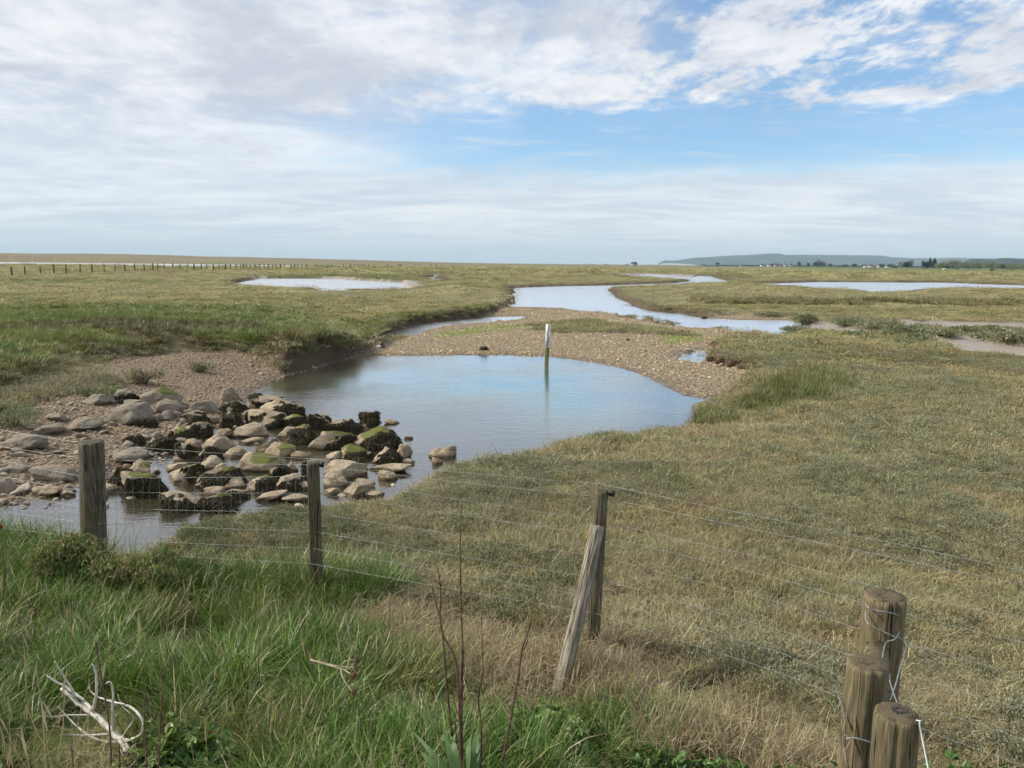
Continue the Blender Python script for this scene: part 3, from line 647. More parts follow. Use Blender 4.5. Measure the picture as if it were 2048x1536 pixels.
# foreground: long grass on the near bank
n = 12000; X = RNG.uniform(-5.5, 4.5, n); Y = RNG.uniform(.9, 7.2, n); L = land(X, Y); s_ = L['s']
lush = 1.6*fbm(X, Y, .7, 3, 70)+.45*smooth(X, .6, -1.2)+.12-.5*L['path']-.8*smooth(X, -1.2, -2.0)*smooth(s_, -2.4, -3.0)-.35*smooth(X, 1.0, 2.2)*smooth(s_, -2.2, -1.2)-.25*smooth(X, -.8, -2.4)*smooth(s_, -1.8, -3.0)
lush = lush+.55*smooth(X, -.3, -1.1)*smooth(s_, -2.4, -1.6)*smooth(s_, .5, 0)
lush = lush-.9*smooth(X, -1.6, -.6)*smooth(s_, -1.1, -.4)
bq = at_z(195, 1420, 1.05); clear_ = np.hypot(X-bq[0], (Y-bq[1])*.8) < .30
k = (~clear_)&(s_ < .55)&(lush > RNG.uniform(-.25, .45, n))&(L['path'] < .6); Xa, Ya, sa = X[k], Y[k], s_[k]; m = len(Xa); lu = lush[k]
t = lerp(C_(.055, .125, .010), C_(.135, .230, .022), RNG.uniform(0, 1, m)); t = lerp(t, C_(.22, .20, .065), smooth(fbm(Xa, Ya, .6, 2, 71), -.1, .45)*.7)
hh = (.09+.21*smooth(lu, 0, .8))*RNG.uniform(.6, 1.25, m)*(1-.35*smooth(sa, -1.6, -3.2))
add('gn', Xa, Ya, L['z'][k], hh*RNG.uniform(.85, 1.2, m), hh, t)
k = (s_ < .9)&(RNG.uniform(size=n) < .75-.6*smooth(lush, 0, .35)); Xa, Ya = X[k], Y[k]; m = len(Xa)
t = lerp(C_(.36, .29, .17), C_(.20, .155, .08), RNG.uniform(0, 1, m)); t = lerp(t, C_(.18, .18, .06), smooth(fbm(Xa, Ya, .5, 2, 72), 0, .5)*.6)
add('st', Xa, Ya, L['z'][k]-.01, RNG.uniform(.08, .16, m), RNG.uniform(.04, .14, m)*(1-.6*L['path'][k]), t)
# tall bleached straw tufts along the fence foot, right of the strut, and tangled thatch by the gate posts
for (u, v, wu, hv, n, h0, zz0) in ((1235, 1380, 60, 30, 60, .26, .7), (1000, 1290, 150, 45, 100, .22, .8), (1400, 1440, 110, 40, 90, .28, .85), (1600, 1480, 90, 40, 60, .26, .9), (1180, 1350, 40, 30, 30, .3, .65), (1230, 1300, 60, 30, 40, .18, .6), (740, 1200, 120, 40, 70, .18, .8)):
    P = np.array([at_z(u+RNG.normal()*wu*.6, v+RNG.normal()*hv*.6, zz0) for _ in range(n)]); X, Y = P[:, 0], P[:, 1]; L = land(X, Y)
    add('st', X, Y, L['z'], RNG.uniform(.12, .2, n), h0*RNG.uniform(.6, 1.2, n), C_(.33, .26, .14)*RNG.uniform(.7, 1.3, n)[:, None])
# sea purslane in patches through the near marsh
for n, y0, y1, sz, ht in ((21000, 3.3, 10, .085, .105), (17500, 9.5, 24, .15, .12)):
    X, Y, L = band(n, y0, y1); k = ontop(L)&(L['s'] > .15)&(L['green'] < .4)&(fbm(X, Y, 1.5, 3, 90)+.5*fbm(X, Y, .5, 2, 91) > RNG.uniform(-.2, .4, n)); X, Y = X[k], Y[k]; m = len(X)
    t = lerp(C_(.215, .235, .120), C_(.335, .335, .200), RNG.uniform(0, 1, m)); t = lerp(t, C_(.16, .19, .06), smooth(fbm(X, Y, 2.3, 2, 92), .1, .5)*.6)
    add('pu', X, Y, L['z'][k], sz*RNG.uniform(.7, 1.3, m), ht*RNG.uniform(.65, 1.25, m)*(1+.4*fbm(X, Y, .8, 2, 93)), t*RNG.uniform(.7, 1.2, m)[:, None])
# bleached litter lying over the near marsh
n = 7000; X, Y, L = band(n, 3.6, 14); k = ontop(L)&(L['s'] > .2)&(fbm(X, Y, 1.0, 3, 80) > -.15); X, Y = X[k], Y[k]; m = len(X)
add('st', X, Y, L['z'][k]+.02, RNG.uniform(.09, .17, m), RNG.uniform(.05, .12, m), lerp(C_(.44, .37, .25), C_(.30, .235, .15), RNG.uniform(0, 1, m)))
def flush(kind, name, protos, mat):
    a = [np.concatenate([np.asarray(r[i]) for r in acc[kind]]) for i in range(6)]
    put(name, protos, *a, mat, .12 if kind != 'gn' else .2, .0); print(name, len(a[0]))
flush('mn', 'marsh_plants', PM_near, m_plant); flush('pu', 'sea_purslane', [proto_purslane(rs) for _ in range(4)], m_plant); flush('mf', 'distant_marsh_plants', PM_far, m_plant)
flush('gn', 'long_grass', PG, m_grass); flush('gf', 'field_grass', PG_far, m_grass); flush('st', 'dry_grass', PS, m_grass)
# low broad green leaves in the near grass
n = 900; X = RNG.uniform(-3.5, 3.5, n); Y = RNG.uniform(1.6, 5, n); L = land(X, Y); k = (L['s'] < -.9)&(fbm(X, Y, .5, 2, 75) > .28)&(L['path'] < .2); m = k.sum()
X, Y, z = X[k], Y[k], L['z'][k]
for (u, v, c) in ((1440, 1500, 26), (1520, 1505, 30), (1080, 1400, 30), (1100, 1430, 20), (380, 1510, 18), (1900, 1500, 45), (2000, 1480, 40), (1660, 1500, 24), (1620, 1520, 20), (1960, 1440, 14), (60, 1370, 10), (820, 1505, 10), (1300, 1440, 10)):
    for _ in range(c):
        p = at_z(u+RNG.normal()*45, v+RNG.normal()*22, 1.05); X = np.append(X, p[0]); Y = np.append(Y, p[1])
far_ = np.hypot(X-bq[0], Y-bq[1]) > .42; X, Y = X[far_], Y[far_]; z = land(X, Y)['z']; m = len(X)
put('broad_leaves', [proto_leaf(rs) for _ in range(3)], X, Y, z, RNG.uniform(.06, .12, m), RNG.uniform(.10, .24, m), lerp(C_(.055, .14, .022), C_(.13, .19, .035), RNG.uniform(0, 1, m)), m_grass)
# loose pebbles
Xp = []; 
for n, y0, y1, a, b in ((26000, 9, 26, .012, .035), (42000, 20, 50, .020, .050)):
    X, Y, L = band(n, y0, y1) if y0 > 15 else (lambda X, Y: (X, Y, land(X, Y)))(RNG.uniform(-22, 1, n), np.sqrt(RNG.uniform(81, 26*26, n)))
    k = (L['grav'] > .35)&(L['d'] > -.15)&(L['s'] > 1.2)&(L['up'] < .03); X, Y = X[k], Y[k]; m = len(X); sz = RNG.uniform(a, b, m)*(1+.9*(RNG.uniform(size=m) > .95))
    t = lerp(C_(.33, .25, .145), C_(.64, .52, .32), RNG.uniform(0, 1, m)); t = lerp(t, C_(.34, .21, .12), (RNG.uniform(size=m) > .8)*.7); t = lerp(t, C_(.60, .55, .47), (RNG.uniform(size=m) > .94)*.9)
    t = lerp(t, C_(.22, .16, .12), L['beach'][k]*.6)
    Xp.append((X, Y, L['z'][k]+sz*.15, sz, sz*RNG.uniform(.4, .7, m), t))
a = [np.concatenate([r[i] for r in Xp]) for i in range(6)]; print('pebbles', len(a[0]))
put('pebbles', [proto_stone(rs) for _ in range(4)], *a, m_stonei, .25)

# fist-sized broken stones over the left shore and round the boulders
X = []; Y = []
for _ in range(800):
    u = RNG.uniform(-60, 820); v = RNG.uniform(800, 1010); p = at_z(u, v, .06); X.append(p[0]); Y.append(p[1])
X, Y = np.array(X), np.array(Y); L = land(X, Y); k = (L['z'] > -.10)&(L['s'] > 2.0)&((L['grav'] > .4)|(L['d'] < 0)); X, Y = X[k], Y[k]; m = len(X); sz = RNG.uniform(.015, .055, m)*(1+1.3*(RNG.uniform(size=m) > .88))
t = lerp(C_(.30, .25, .18), C_(.50, .43, .32), RNG.uniform(0, 1, m)); t = lerp(t, C_(.19, .16, .12), L['beach'][k]*.45)
put('cobbles', [proto_stone(rs) for _ in range(5)], X, Y, L['z'][k]+sz*.2, sz, sz*RNG.uniform(.3, .6, m), t, m_stonei, .3)

# tall thin flowering stems standing above the near grass
n = 130; X = RNG.uniform(-3.8, 3.2, n); Y = RNG.uniform(2.0, 5.6, n); L = land(X, Y); k = (L['s'] < .3)&(L['path'] < .3); X, Y = X[k], Y[k]; m = len(X)
sp = Soup()
for j in range(3):
    a = j*2.1; b = np.array([math.cos(a)*.1, math.sin(a)*.1, 0]); tp = b+np.array([math.cos(a)*.25, math.sin(a)*.25, 1])
    V, Q = strip([b, (b+tp)/2+np.array([.03, 0, 0]), tp], [.012, .010, .006], np.array([1., .3, 0])); sp.add(V, Q, c=(.9, 1, 0, 1))
    V, Q = strip([tp-np.array([0, 0, .22]), tp-np.array([0, 0, .10]), tp+np.array([.01, 0, .05])], [.008, .018, .004], np.array([1., -.4, 0])); sp.add(V, Q, c=(1.1, 1, 0, 1))
put('grass_stems', [sp], X, Y, L['z'][k], RNG.uniform(.25, .45, m), RNG.uniform(.25, .48, m), C_(.30, .25, .14)*RNG.uniform(.7, 1.2, m)[:, None], m_grass, .2)
# ------------------------------------------------------------------ shared builders
def frames(pts):
    pts = np.asarray(pts, float); t = np.gradient(pts, axis=0); t /= np.linalg.norm(t, axis=1)[:, None]+1e-9
    ref = np.array([0, 0, 1.]) if abs(t[0][2]) < .8 else np.array([1., 0, 0])
    a = np.cross(t, ref); a /= np.linalg.norm(a, axis=1)[:, None]+1e-9; b = np.cross(t, a); return pts, a, b
def tube(s, pts, rad, k=6, cap=True, c=1.0, wob=None):
    pts, a, b = frames(pts); n = len(pts); rad = np.broadcast_to(np.asarray(rad, float), (n,))
    V = []; Q = []; T = []
    for i in range(n):
        for j in range(k):
            th = 2*math.pi*j/k; r = rad[i]*(1 if wob is None else wob[i % len(wob)][j % len(wob[0])])
            V.append(pts[i]+r*(a[i]*math.cos(th)+b[i]*math.sin(th)))
    for i in range(n-1):
        for j in range(k): Q.append([i*k+j, i*k+(j+1) % k, (i+1)*k+(j+1) % k, (i+1)*k+j])
    if cap:
        V += [pts[0], pts[-1]]; m = n*k
        for j in range(k): T.append([m, (j+1) % k, j]); T.append([m+1, (n-1)*k+j, (n-1)*k+(j+1) % k])
    s.add(V, Q, T, c=c)
def soup_mesh(name, s, smooth_=True):
    return new_mesh(name, np.array(s.V), np.array(s.Q) if s.Q else None, np.array(s.T) if s.T else None, smooth_)
def soup_link(name, s, mat, parent=None, smooth_=True, origin=None, **kw):
    V = np.array(s.V)
    if origin is not None: V = V-np.asarray(origin)
    me = new_mesh(name, V, np.array(s.Q) if s.Q else None, np.array(s.T) if s.T else None, smooth_)
    if s.C and isinstance(s.C[0], tuple): vattr(me, 'blade', np.array(s.C), 'FLOAT_COLOR')
    o = link(name, me, mat, parent, **kw)
    if origin is not None and parent is None: o.location = Vector(origin)
    return o

# ------------------------------------------------------------------ materials of things
def m_simple(name, c1, c2, scale=20, rough=.8, bump=.4, bd=.01, spec=.3, metal=0.0, vec=None):
    m, nt = nmat(name); g = G(nt); p = g.obj()
    if vec: p = g.vmul(p, vec)
    n = g.noise(p, scale, 5, .6); g.out(g.bsdf(g.mix(g.ramp(n, .3, .7), c1, c2), rough, g.bump(n, bump, bd), spec, metal)); return m
def wood(name, light, dark, green=.0, top=False):
    m, nt = nmat(name); g = G(nt); p = g.obj()
    grain = g.noise(g.vmul(p, (1, 1, .06)), 95, 6, .65, .6); blot = g.noise(p, 7, 5, .6); streak = g.noise(g.vmul(p, (1, 1, .12)), 28, 4, .6)
    c = g.mix(g.ramp(grain, .35, .68), dark, light)
    c = g.mix(g.ramp(streak, .52, .72, 0, .6), c, tuple(x*.35 for x in dark))
    c = g.mix(g.ramp(blot, .5, .72, 0, green), c, (.085, .095, .030))
    cr = g.ramp(g.math('ABSOLUTE', g.math('SUBTRACT', g.noise(g.vmul(p, (1, 1, .035)), 17, 3, .5, .4), .5)), 0.0, .016)
    c = g.mix(cr, (.012, .010, .008), c)
    if top:                                                     # end grain: rings and dirt
        nz = g.sep(g.geo('Normal'))[2]; q = g.sep(p)
        rr = g.math('SQRT', g.math('ADD', g.math('MULTIPLY', q[0], q[0]), g.math('MULTIPLY', q[1], q[1])))
        ring = g.math('SINE', g.math('MULTIPLY', g.math('ADD', rr, g.math('MULTIPLY', blot, .012)), 700))
        tc = g.mix(g.ramp(ring, -1, 1, .2, .8), tuple(x*.30 for x in light), tuple(x*.62 for x in light))
        tc = g.mix(g.ramp(g.noise(p, 30, 4, .6), .45, .7, 0, .7), tc, (.03, .025, .015))
        c = g.mix(g.ramp(nz, .75, .9), c, tc)
    g.out(g.bsdf(c, .85, g.bump(g.math('ADD', grain, g.math('MULTIPLY', cr, 1.2)), .6, .006), .2)); return m
m_post_grey = wood('weathered_wood', (.19, .165, .115), (.075, .062, .040), .75, True)
m_post_tan = wood('treated_wood', (.255, .205, .125), (.105, .082, .046), .6, True)
m_post_sq = wood('sawn_wood', (.20, .17, .11), (.07, .058, .036), .55, True)
m_strut = wood('bleached_wood', (.40, .36, .28), (.10, .082, .058), .15, True)
m_wire = m_simple('galvanised_wire', (.24, .26, .24), (.40, .42, .39), 40, .45, .1, .001, .5, .5)
m_black = m_simple('black_plastic', (.012, .012, .014), (.03, .03, .03), 40, .4, .1)
m_white = m_simple('white_enamel', (.62, .63, .60), (.76, .76, .72), 12, .5, .1)
m_mark = m_simple('black_marking', (.015, .015, .015), (.05, .05, .05), 12, .6, .1)
m_gpost = m_simple('algae_timber', (.10, .11, .022), (.26, .23, .12), 9, .8, .5, vec=(1, 1, .3))
m_branch = m_simple('bleached_branch', (.38, .35, .29), (.68, .65, .58), 22, .75, .8, .006, vec=(1, 1, 1))
m_drift = m_simple('driftwood', (.12, .095, .07), (.30, .26, .21), 16, .8, .5)
m_stem = m_simple('dead_stalk', (.050, .026, .018), (.13, .075, .045), 30, .8, .3, .003)
m_stem_pale = m_simple('pale_stalk', (.26, .20, .13), (.42, .36, .26), 30, .8, .3, .003)
m_burr = m_simple('burr', (.07, .040, .025), (.16, .09, .05), 90, .9, .6, .004)
def foliage(name, a, b, c, scale=1.2, tr=.2):
    m, nt = nmat(name); g = G(nt); bl = g.n('ShaderNodeSeparateColor'); g.put(bl.inputs[0], g.attr('blade')); k = bl.outputs[0]
    n = g.noise(g.obj(), scale, 4, .6)
    col = g.mix(g.ramp(n, .35, .65), a, b); col = g.mix(bl.outputs[1], col, c); col = g.mix(1.0, col, g.comb(k, k, k), 'MULTIPLY')
    d = g.n('ShaderNodeBsdfDiffuse'); g.put(d.inputs[0], col); t = g.n('ShaderNodeBsdfTranslucent'); g.put(t.inputs[0], col)
    x = g.n('ShaderNodeMixShader'); x.inputs[0].default_value = tr; nt.links.new(d.outputs[0], x.inputs[1]); nt.links.new(t.outputs[0], x.inputs[2]); g.out(x.outputs[0]); return m
m_scrub = foliage('grey_green_scrub', (.17, .20, .10), (.25, .26, .15), (.38, .32, .21), 3, .3)
m_pine = foliage('pine_foliage', (.022, .038, .022), (.035, .055, .028), (.05, .05, .03), .3, .05)
m_willow = foliage('willow_foliage', (.17, .19, .075), (.22, .22, .10), (.17, .13, .08), .2)
m_bushd = foliage('bush_foliage', (.030, .050, .018), (.060, .080, .030), (.09, .08, .04), .3)
m_purple = foliage('bare_twigs', (.10, .085, .085), (.13, .11, .10), (.10, .10, .07), .3)
m_bark = m_simple('bark', (.05, .04, .03), (.10, .08, .06), 4)

# rocks
m_rock, nt = nmat('limestone'); g = G(nt); p = g.geo('Position'); po = g.obj()
n1 = g.noise(p, 3.2, 5, .6); n2 = g.noise(p, 16, 5, .65); n3 = g.noise(p, 60, 3, .6)
pits = g.vor(p, 34)
c = g.mix(g.ramp(n1, .35, .65), (.27, .205, .13), (.47, .385, .265))
c = g.mix(g.ramp(n2, .48, .75, 0, .55), c, (.20, .145, .085))
c = g.mix(g.ramp(n3, .55, .8, 0, .6), c, (.10, .075, .05)); c = g.mix(g.ramp(g.math('ABSOLUTE', g.math('SUBTRACT', g.noise(p, 5, 5, .65, .8), .5)), 0, .022, .7, 0), c, (.07, .05, .035))
c = g.mix(g.ramp(pits, .05, .22, .55, 0), c, (.09, .065, .04))
dirt = g.attr('dirt', out='Fac'); moss = g.attr('moss', out='Fac'); tide = g.attr('tide', out='Fac')
c = g.mix(g.math('MULTIPLY', dirt, .9), c, g.mix(n2, (.15, .125, .095), (.29, .25, .195)))
mo = g.ramp(g.math('ADD', moss, g.math('MULTIPLY', g.math('SUBTRACT', n2, .5), .9)), .35, .6)
c = g.mix(mo, c, g.mix(n3, (.075, .085, .020), (.165, .165, .040)))
c = g.mix(g.ramp(g.math('ADD', tide, g.math('MULTIPLY', g.math('SUBTRACT', n2, .5), .4)), .3, .6, 0, .85), c, (.085, .058, .030))
c = g.mix(g.ramp(g.attr('weed', out='Fac'), .4, .6), c, (.012, .011, .007))
h = g.math('ADD', g.math('MULTIPLY', n2, 1.0), g.math('ADD', g.math('MULTIPLY', n3, .35), g.math('MULTIPLY', g.ramp(pits, 0, .3), .4)))
g.out(g.bsdf(c, .82, g.bump(h, .9, .025), .25))
m_weed, nt = nmat('bladder_wrack'); g = G(nt); p = g.geo('Position'); n = g.noise(p, 45, 4, .6)
g.out(g.bsdf(g.mix(g.ramp(n, .42, .7), (.012, .011, .006), (.105, .080, .030)), g.ramp(n, .3, .7, .45, .8), g.bump(n, .7, .01), .22))

import bmesh
def ico(sub):
    bm = bmesh.new(); bmesh.ops.create_icosphere(bm, subdivisions=sub, radius=1)
    V = np.array([v.co[:] for v in bm.verts]); T = np.array([[v.index for v in f.verts] for f in bm.faces]); bm.free(); return V, T
ICO4 = ico(4)
Z1 = (0, 760, 3.0118); Z2 = (560, 740, 4.6545)
# zone, box in the zoomed crop, cover: w weed, m moss, s slab, l low wet stone, d earth-stained, b boulder; numbers = share and side (deg) of the weed
ROCKS = [(Z1, 485, 85, 640, 155, 'sd', 0), (Z1, 670, 60, 800, 150, 'sdw', .3), (Z1, 830, 50, 1050, 165, 'sdm', 0), (Z1, 905, 120, 1065, 205, 'sd', 0), (Z1, 740, 125, 840, 200, 'sd', 0), (Z1, 545, 150, 850, 285, 'sd', 0), (Z1, 905, 188, 1040, 250, 'sd', 0),
 (Z1, 800, 233, 915, 290, 'dw', .8), (Z1, 365, 233, 550, 312, 'sd', 0), (Z1, 262, 205, 375, 250, 'sd', 0), (Z1, 178, 268, 335, 335, 'sd', 0), (Z1, -30, 335, 215, 445, 'sd', 0), (Z1, 1120, 130, 1300, 208, 'd', 0), (Z1, 1303, 55, 1440, 145, 'dm', 0), (Z1, 1300, 130, 1495, 213, 'dw', .6),
 (Z1, 1478, 98, 1655, 170, 'w', .35), (Z1, 1550, 148, 1808, 228, 'w', .45), (Z1, 1065, 190, 1245, 270, 'dw', .6), (Z1, 1305, 205, 1448, 298, 'dw', .7), (Z1, 1455, 222, 1695, 292, 'w', .4), (Z1, 1690, 212, 1848, 287, 'mw', .7), (Z1, 1843, 212, 1968, 310, 'w', .6), (Z1, 963, 288, 1142, 382, 'mw', .45),
 (Z1, 1142, 255, 1290, 352, 'mw', .5), (Z1, 1190, 328, 1378, 442, 'b', 0), (Z1, 1285, 298, 1378, 355, 'b', 0), (Z1, 1378, 288, 1592, 352, '', 0), (Z1, 1422, 352, 1560, 388, 'l', 0), (Z1, 1645, 285, 1790, 360, 'b', 0), (Z1, 1722, 278, 1888, 395, 'mw', .85), (Z1, 863, 352, 1028, 432, 'w', .9), (Z1, 740, 333, 862, 400, 'w', .7),
 (Z1, 1018, 385, 1148, 478, 'w', .3), (Z1, 1110, 362, 1200, 425, '', 0), (Z1, 1330, 408, 1475, 472, 'l', 0), (Z1, 625, 415, 852, 508, 'sd', 0), (Z1, 1178, 405, 1318, 500, 'w', .6), (Z1, 1183, 462, 1322, 548, 'b', 0), (Z1, 1280, 503, 1372, 552, 'l', 0), (Z1, 1532, 383, 1645, 452, 'b', 0), (Z1, 1598, 368, 1702, 442, 'w', .85),
 (Z1, 1568, 392, 1752, 474, 'm', 0), (Z1, 1728, 428, 1878, 478, 'l', 0), (Z1, 1432, 455, 1705, 562, 'm', 0), (Z1, 1570, 520, 1742, 625, 'w', .85), (Z1, 1718, 470, 1785, 562, 'b', 0), (Z1, 968, 502, 1105, 554, 'l', 0), (Z1, 968, 543, 1192, 628, 'w', .3), (Z1, 1173, 540, 1445, 665, 'mw', .85), (Z1, 1340, 592, 1478, 662, 'l', 0),
 (Z1, 676, 562, 958, 722, 'mw', .8), (Z1, 618, 538, 765, 632, 'w', .7), (Z1, 748, 488, 902, 595, 'm', 0), (Z1, 605, 633, 682, 682, 'l', 0), (Z1, 160, 525, 382, 622, 'sd', 0), (Z1, 158, 638, 335, 702, 'l', 0), (Z1, 352, 662, 442, 702, 'l', 0), (Z1, 916, 680, 1168, 802, 'w', .65), (Z1, 1028, 468, 1097, 507, 'l', 0),
 (Z1, 1203, 680, 1392, 802, 'mw', .6), (Z1, 1222, 643, 1342, 702, '', 0), (Z1, 1492, 583, 1648, 682, 'mw', .5), (Z1, 1643, 575, 1855, 694, 'w', .4), (Z1, 1348, 672, 1482, 722, 'w', .7), (Z1, 1500, 680, 1700, 735, 's', 0), (Z1, 1690, 690, 1880, 740, 's', 0), (Z1, 918, 533, 957, 562, 'l', 0), (Z1, 52, 432, 138, 467, 'sd', 0), (Z1, 1798, 478, 1872, 570, 'w', .6),
 (Z2, 703, 398, 907, 538, 'w', .5), (Z2, 963, 464, 1108, 510, 'l', 0), (Z2, 1148, 614, 1232, 648, 'l', 0), (Z2, 430, 470, 722, 612, 'w', .7), (Z2, 272, 568, 705, 765, 'mwb', .35), (Z2, 675, 540, 1085, 760, 'mw', .6), (Z2, 708, 658, 862, 740, 'b', 0), (Z2, 518, 698, 862, 862, 'mwb', .35), (Z2, 856, 725, 1142, 892, 'w', .6),
 (Z2, 1052, 695, 1215, 838, 'b', 0), (Z2, 408, 752, 562, 852, 'b', 0), (Z2, 1098, 828, 1245, 884, 'l', 0), (Z2, 368, 848, 742, 1038, 'b', 0), (Z2, 383, 956, 612, 1112, 'b', 0), (Z2, 562, 1018, 878, 1194, 'b', 0), (Z2, 912, 938, 1088, 1032, 'l', 0), (Z2, 738, 1108, 965, 1192, 's', 0), (Z2, 1388, 718, 1640, 830, 'l', 0), (Z2, 1398, 815, 1505, 884, 'l', 0),
 (Z2, 800, 880, 1195, 962, 'l', 0), (Z2, 985, 548, 1062, 592, 'l', 0), (Z2, 390, 1096, 560, 1170, 'l', 0), (Z1, 640, 250, 690, 280, 'sd', 0), (Z1, 250, 425, 350, 452, 'sd', 0), (Z1, 1040, 350, 1100, 385, 'd', 0), (Z1, 900, 315, 960, 345, 'd', 0), (Z1, 1240, 225, 1310, 262, 'd', 0), (Z1, 450, 498, 620, 545, 'sd', 0), (Z1, 0, 500, 120, 560, 'sd', 0), (Z1, -90, 600, 40, 680, 'sd', 0),
 (Z1, 1450, 180, 1550, 225, 'd', 0), (Z1, 880, 560, 930, 580, 'l', 0), (Z1, 600, 690, 640, 715, 'l', 0), (Z1, 1040, 190, 1090, 240, 'd', 0)]
rows = []
for i, (zn, x0, y0, x1, y1, cv, wd) in enumerate(ROCKS):
    u0, v0, u1, v1 = x0/zn[2]+zn[0], y0/zn[2]+zn[1], x1/zn[2]+zn[0], y1/zn[2]+zn[1]
    rows.append([u0, v0, u1, v1, cv, wd])
band_names = ['farthest rock row', 'second rock row from back', 'third rock row from back', 'fourth rock row from back', 'fourth rock row from front', 'third rock row from front', 'second rock row from front', 'nearest rock row']
edges = [835, 853, 874, 898, 925, 950, 980]
def band_of(v): return sum(v > e for e in edges)
ordn = ['leftmost', 'second from left', 'third from left', 'fourth from left', 'fifth from left', 'sixth from left', 'seventh from left', 'eighth from left', 'ninth from left', 'tenth from left', 'eleventh from left', 'twelfth from left', 'thirteenth from left', 'fourteenth from left', 'fifteenth from left', 'sixteenth from left', 'seventeenth from left', 'eighteenth from left', 'nineteenth from left', 'twentieth from left']
byband = {}
for i, r in enumerate(rows): byband.setdefault(band_of(r[3]), []).append(((r[0]+r[2])/2, i))
rank = {i: (b, k) for b, l in byband.items() for k, (_, i) in enumerate(sorted(l))}
def make_rock(i, u0, v0, u1, v1, cv, wshare):
    rr = np.random.default_rng(100+i)
    low = 'l' in cv; slab = 's' in cv
    uc = (u0+u1)/2; p0 = on_ground(uc, v1-(v1-v0)*.06, floor=0.0); dpt = depth_of(p0); s = FPX/dpt
    W = (u1-u0)/s*1.16; Hp = (v1-v0)/s; sn = max(.12, (CAM[2]-p0[2])/np.linalg.norm(p0-CAM))
    D = W*(rr.uniform(.62, .85) if not slab else rr.uniform(.8, 1.05))
    D = min(D, Hp*.85/sn)
    H = max((Hp-.55*D*sn)*1.12, .12*W)
    H = min(H, .85*W); H = max(H, .33*W) if not (slab or low) else H
    cen = p0+np.array([0, D*.42, 0])*1.0; zg = p0[2]
    V, T = ICO4; V = V.copy()
    V = V*(1+.34*fbm3(V+rr.uniform(0, 90), 1.0, 3, i))[:, None]
    for _ in range(15 if slab else 13):                                   # broken faces
        n = rr.normal(size=3); n[2] = abs(n[2])*(.7 if not slab else 2.4)-.1; n /= np.linalg.norm(n); o = rr.uniform(.46, .84)
        e = np.maximum(V@n-o, 0); V -= .96*e[:, None]*n
    U_ = V/np.linalg.norm(V, axis=1)[:, None]
    V += U_*(.120*fbm3(V+rr.uniform(0, 90), .42, 3, i+7))[:, None]
    V -= U_*(.10*np.maximum(0, .16-np.abs(fbm3(V+rr.uniform(0, 90), .55, 2, i+8)))/.16)[:, None]*.8      # clefts
    V += U_*(.050*fbm3(V+rr.uniform(0, 90), .14, 3, i+9))[:, None]
    V[:, 0] *= (W/2)/np.abs(V[:, 0]).max(); V[:, 1] *= (D/2)/np.abs(V[:, 1]).max()
    lo, hi = V[:, 2].min(), V[:, 2].max(); V[:, 2] = (V[:, 2]-lo)/(hi-lo)
    sunk = .30; V[:, 2] = (V[:, 2]-sunk)/(1-sunk)*H
    V[:, 2] += rr.normal(0, .10)*V[:, 0]+rr.normal(0, .06)*V[:, 1]
    a = rr.normal(0, .12); ca, sa = math.cos(a), math.sin(a); V[:, 0], V[:, 1] = V[:, 0]*ca-V[:, 1]*sa, V[:, 0]*sa+V[:, 1]*ca
    me = new_mesh('rock', V, None, T, True)
    nrm = np.zeros_like(V); tv = V[T]; fn = np.cross(tv[:, 1]-tv[:, 0], tv[:, 2]-tv[:, 0])
    for j in range(3): np.add.at(nrm, T[:, j], fn)
    nrm /= np.linalg.norm(nrm, axis=1)[:, None]+1e-9
    vattr(me, 'dirt', np.clip((1.0 if 'd' in cv else (.2 if not low else .1))+.55*smooth(V[:, 2]/H+.2*fbm3(V, W*.3, 2, i+5), .45, .02), 0, 1))
    mossv = np.zeros(len(V)); weedv = np.zeros(len(V))
    if 'm' in cv: mossv = smooth(nrm[:, 2], .2, .8)*smooth(V[:, 2]/H, .25, .7)*smooth(V[:, 0]/W+.25*fbm3(V, W*.3, 2, i)+rr.uniform(-.1, .25), -.35, .2)
    vattr(me, 'moss', mossv); vattr(me, 'tide', np.clip(1-(V[:, 2]+zg-.015)/.05, 0, 1)*(zg < .06)*.9)
    score = nrm[:, 0]*.60-nrm[:, 1]*.85+nrm[:, 2]*(-.15+.35*(wshare > .7))+.75*fbm3(V, W*.35, 3, i+3)
    ok = (V[:, 2] > -.02)&(V[:, 2] < H*(1.1 if 'm' not in cv else .80))
    if wshare > 0 and ok.sum() > 10:
        th = np.quantile(score[ok], 1-min(wshare*.52, .7)); weedv = ok*smooth(score-th, -.05, .06)
    vattr(me, 'weed', weedv)
    b, k = rank[i]; rmax = max(W, D)
    size = 'large' if W > .75 else ('mid-sized' if W > .4 else 'small')
    what = 'weathered slab' if slab else ('low wet stone' if low else 'tan rock')
    cover = ' with moss and seaweed' if ('m' in cv and 'w' in cv) else (' with moss' if 'm' in cv else (' draped in seaweed' if wshare > .55 else (' with some seaweed' if 'w' in cv else '')))
    lab = f'{size} {what}{cover}, {ordn[k]} in {band_names[b]}'
    if i == 0+[j for j, r in enumerate(ROCKS) if r[0] is Z2][0]: lab = 'pointed rock with dark seaweed standing alone in the pool beyond the pile'
    lab = lab.replace(' rows of', ' row of')
    o = link('rock', me, m_rock, None, label=lab, category='rock', group='boulders and slabs at the pool outlet')
    o.location = Vector((cen[0], cen[1], zg)); o.rotation_euler = (0, 0, 0)
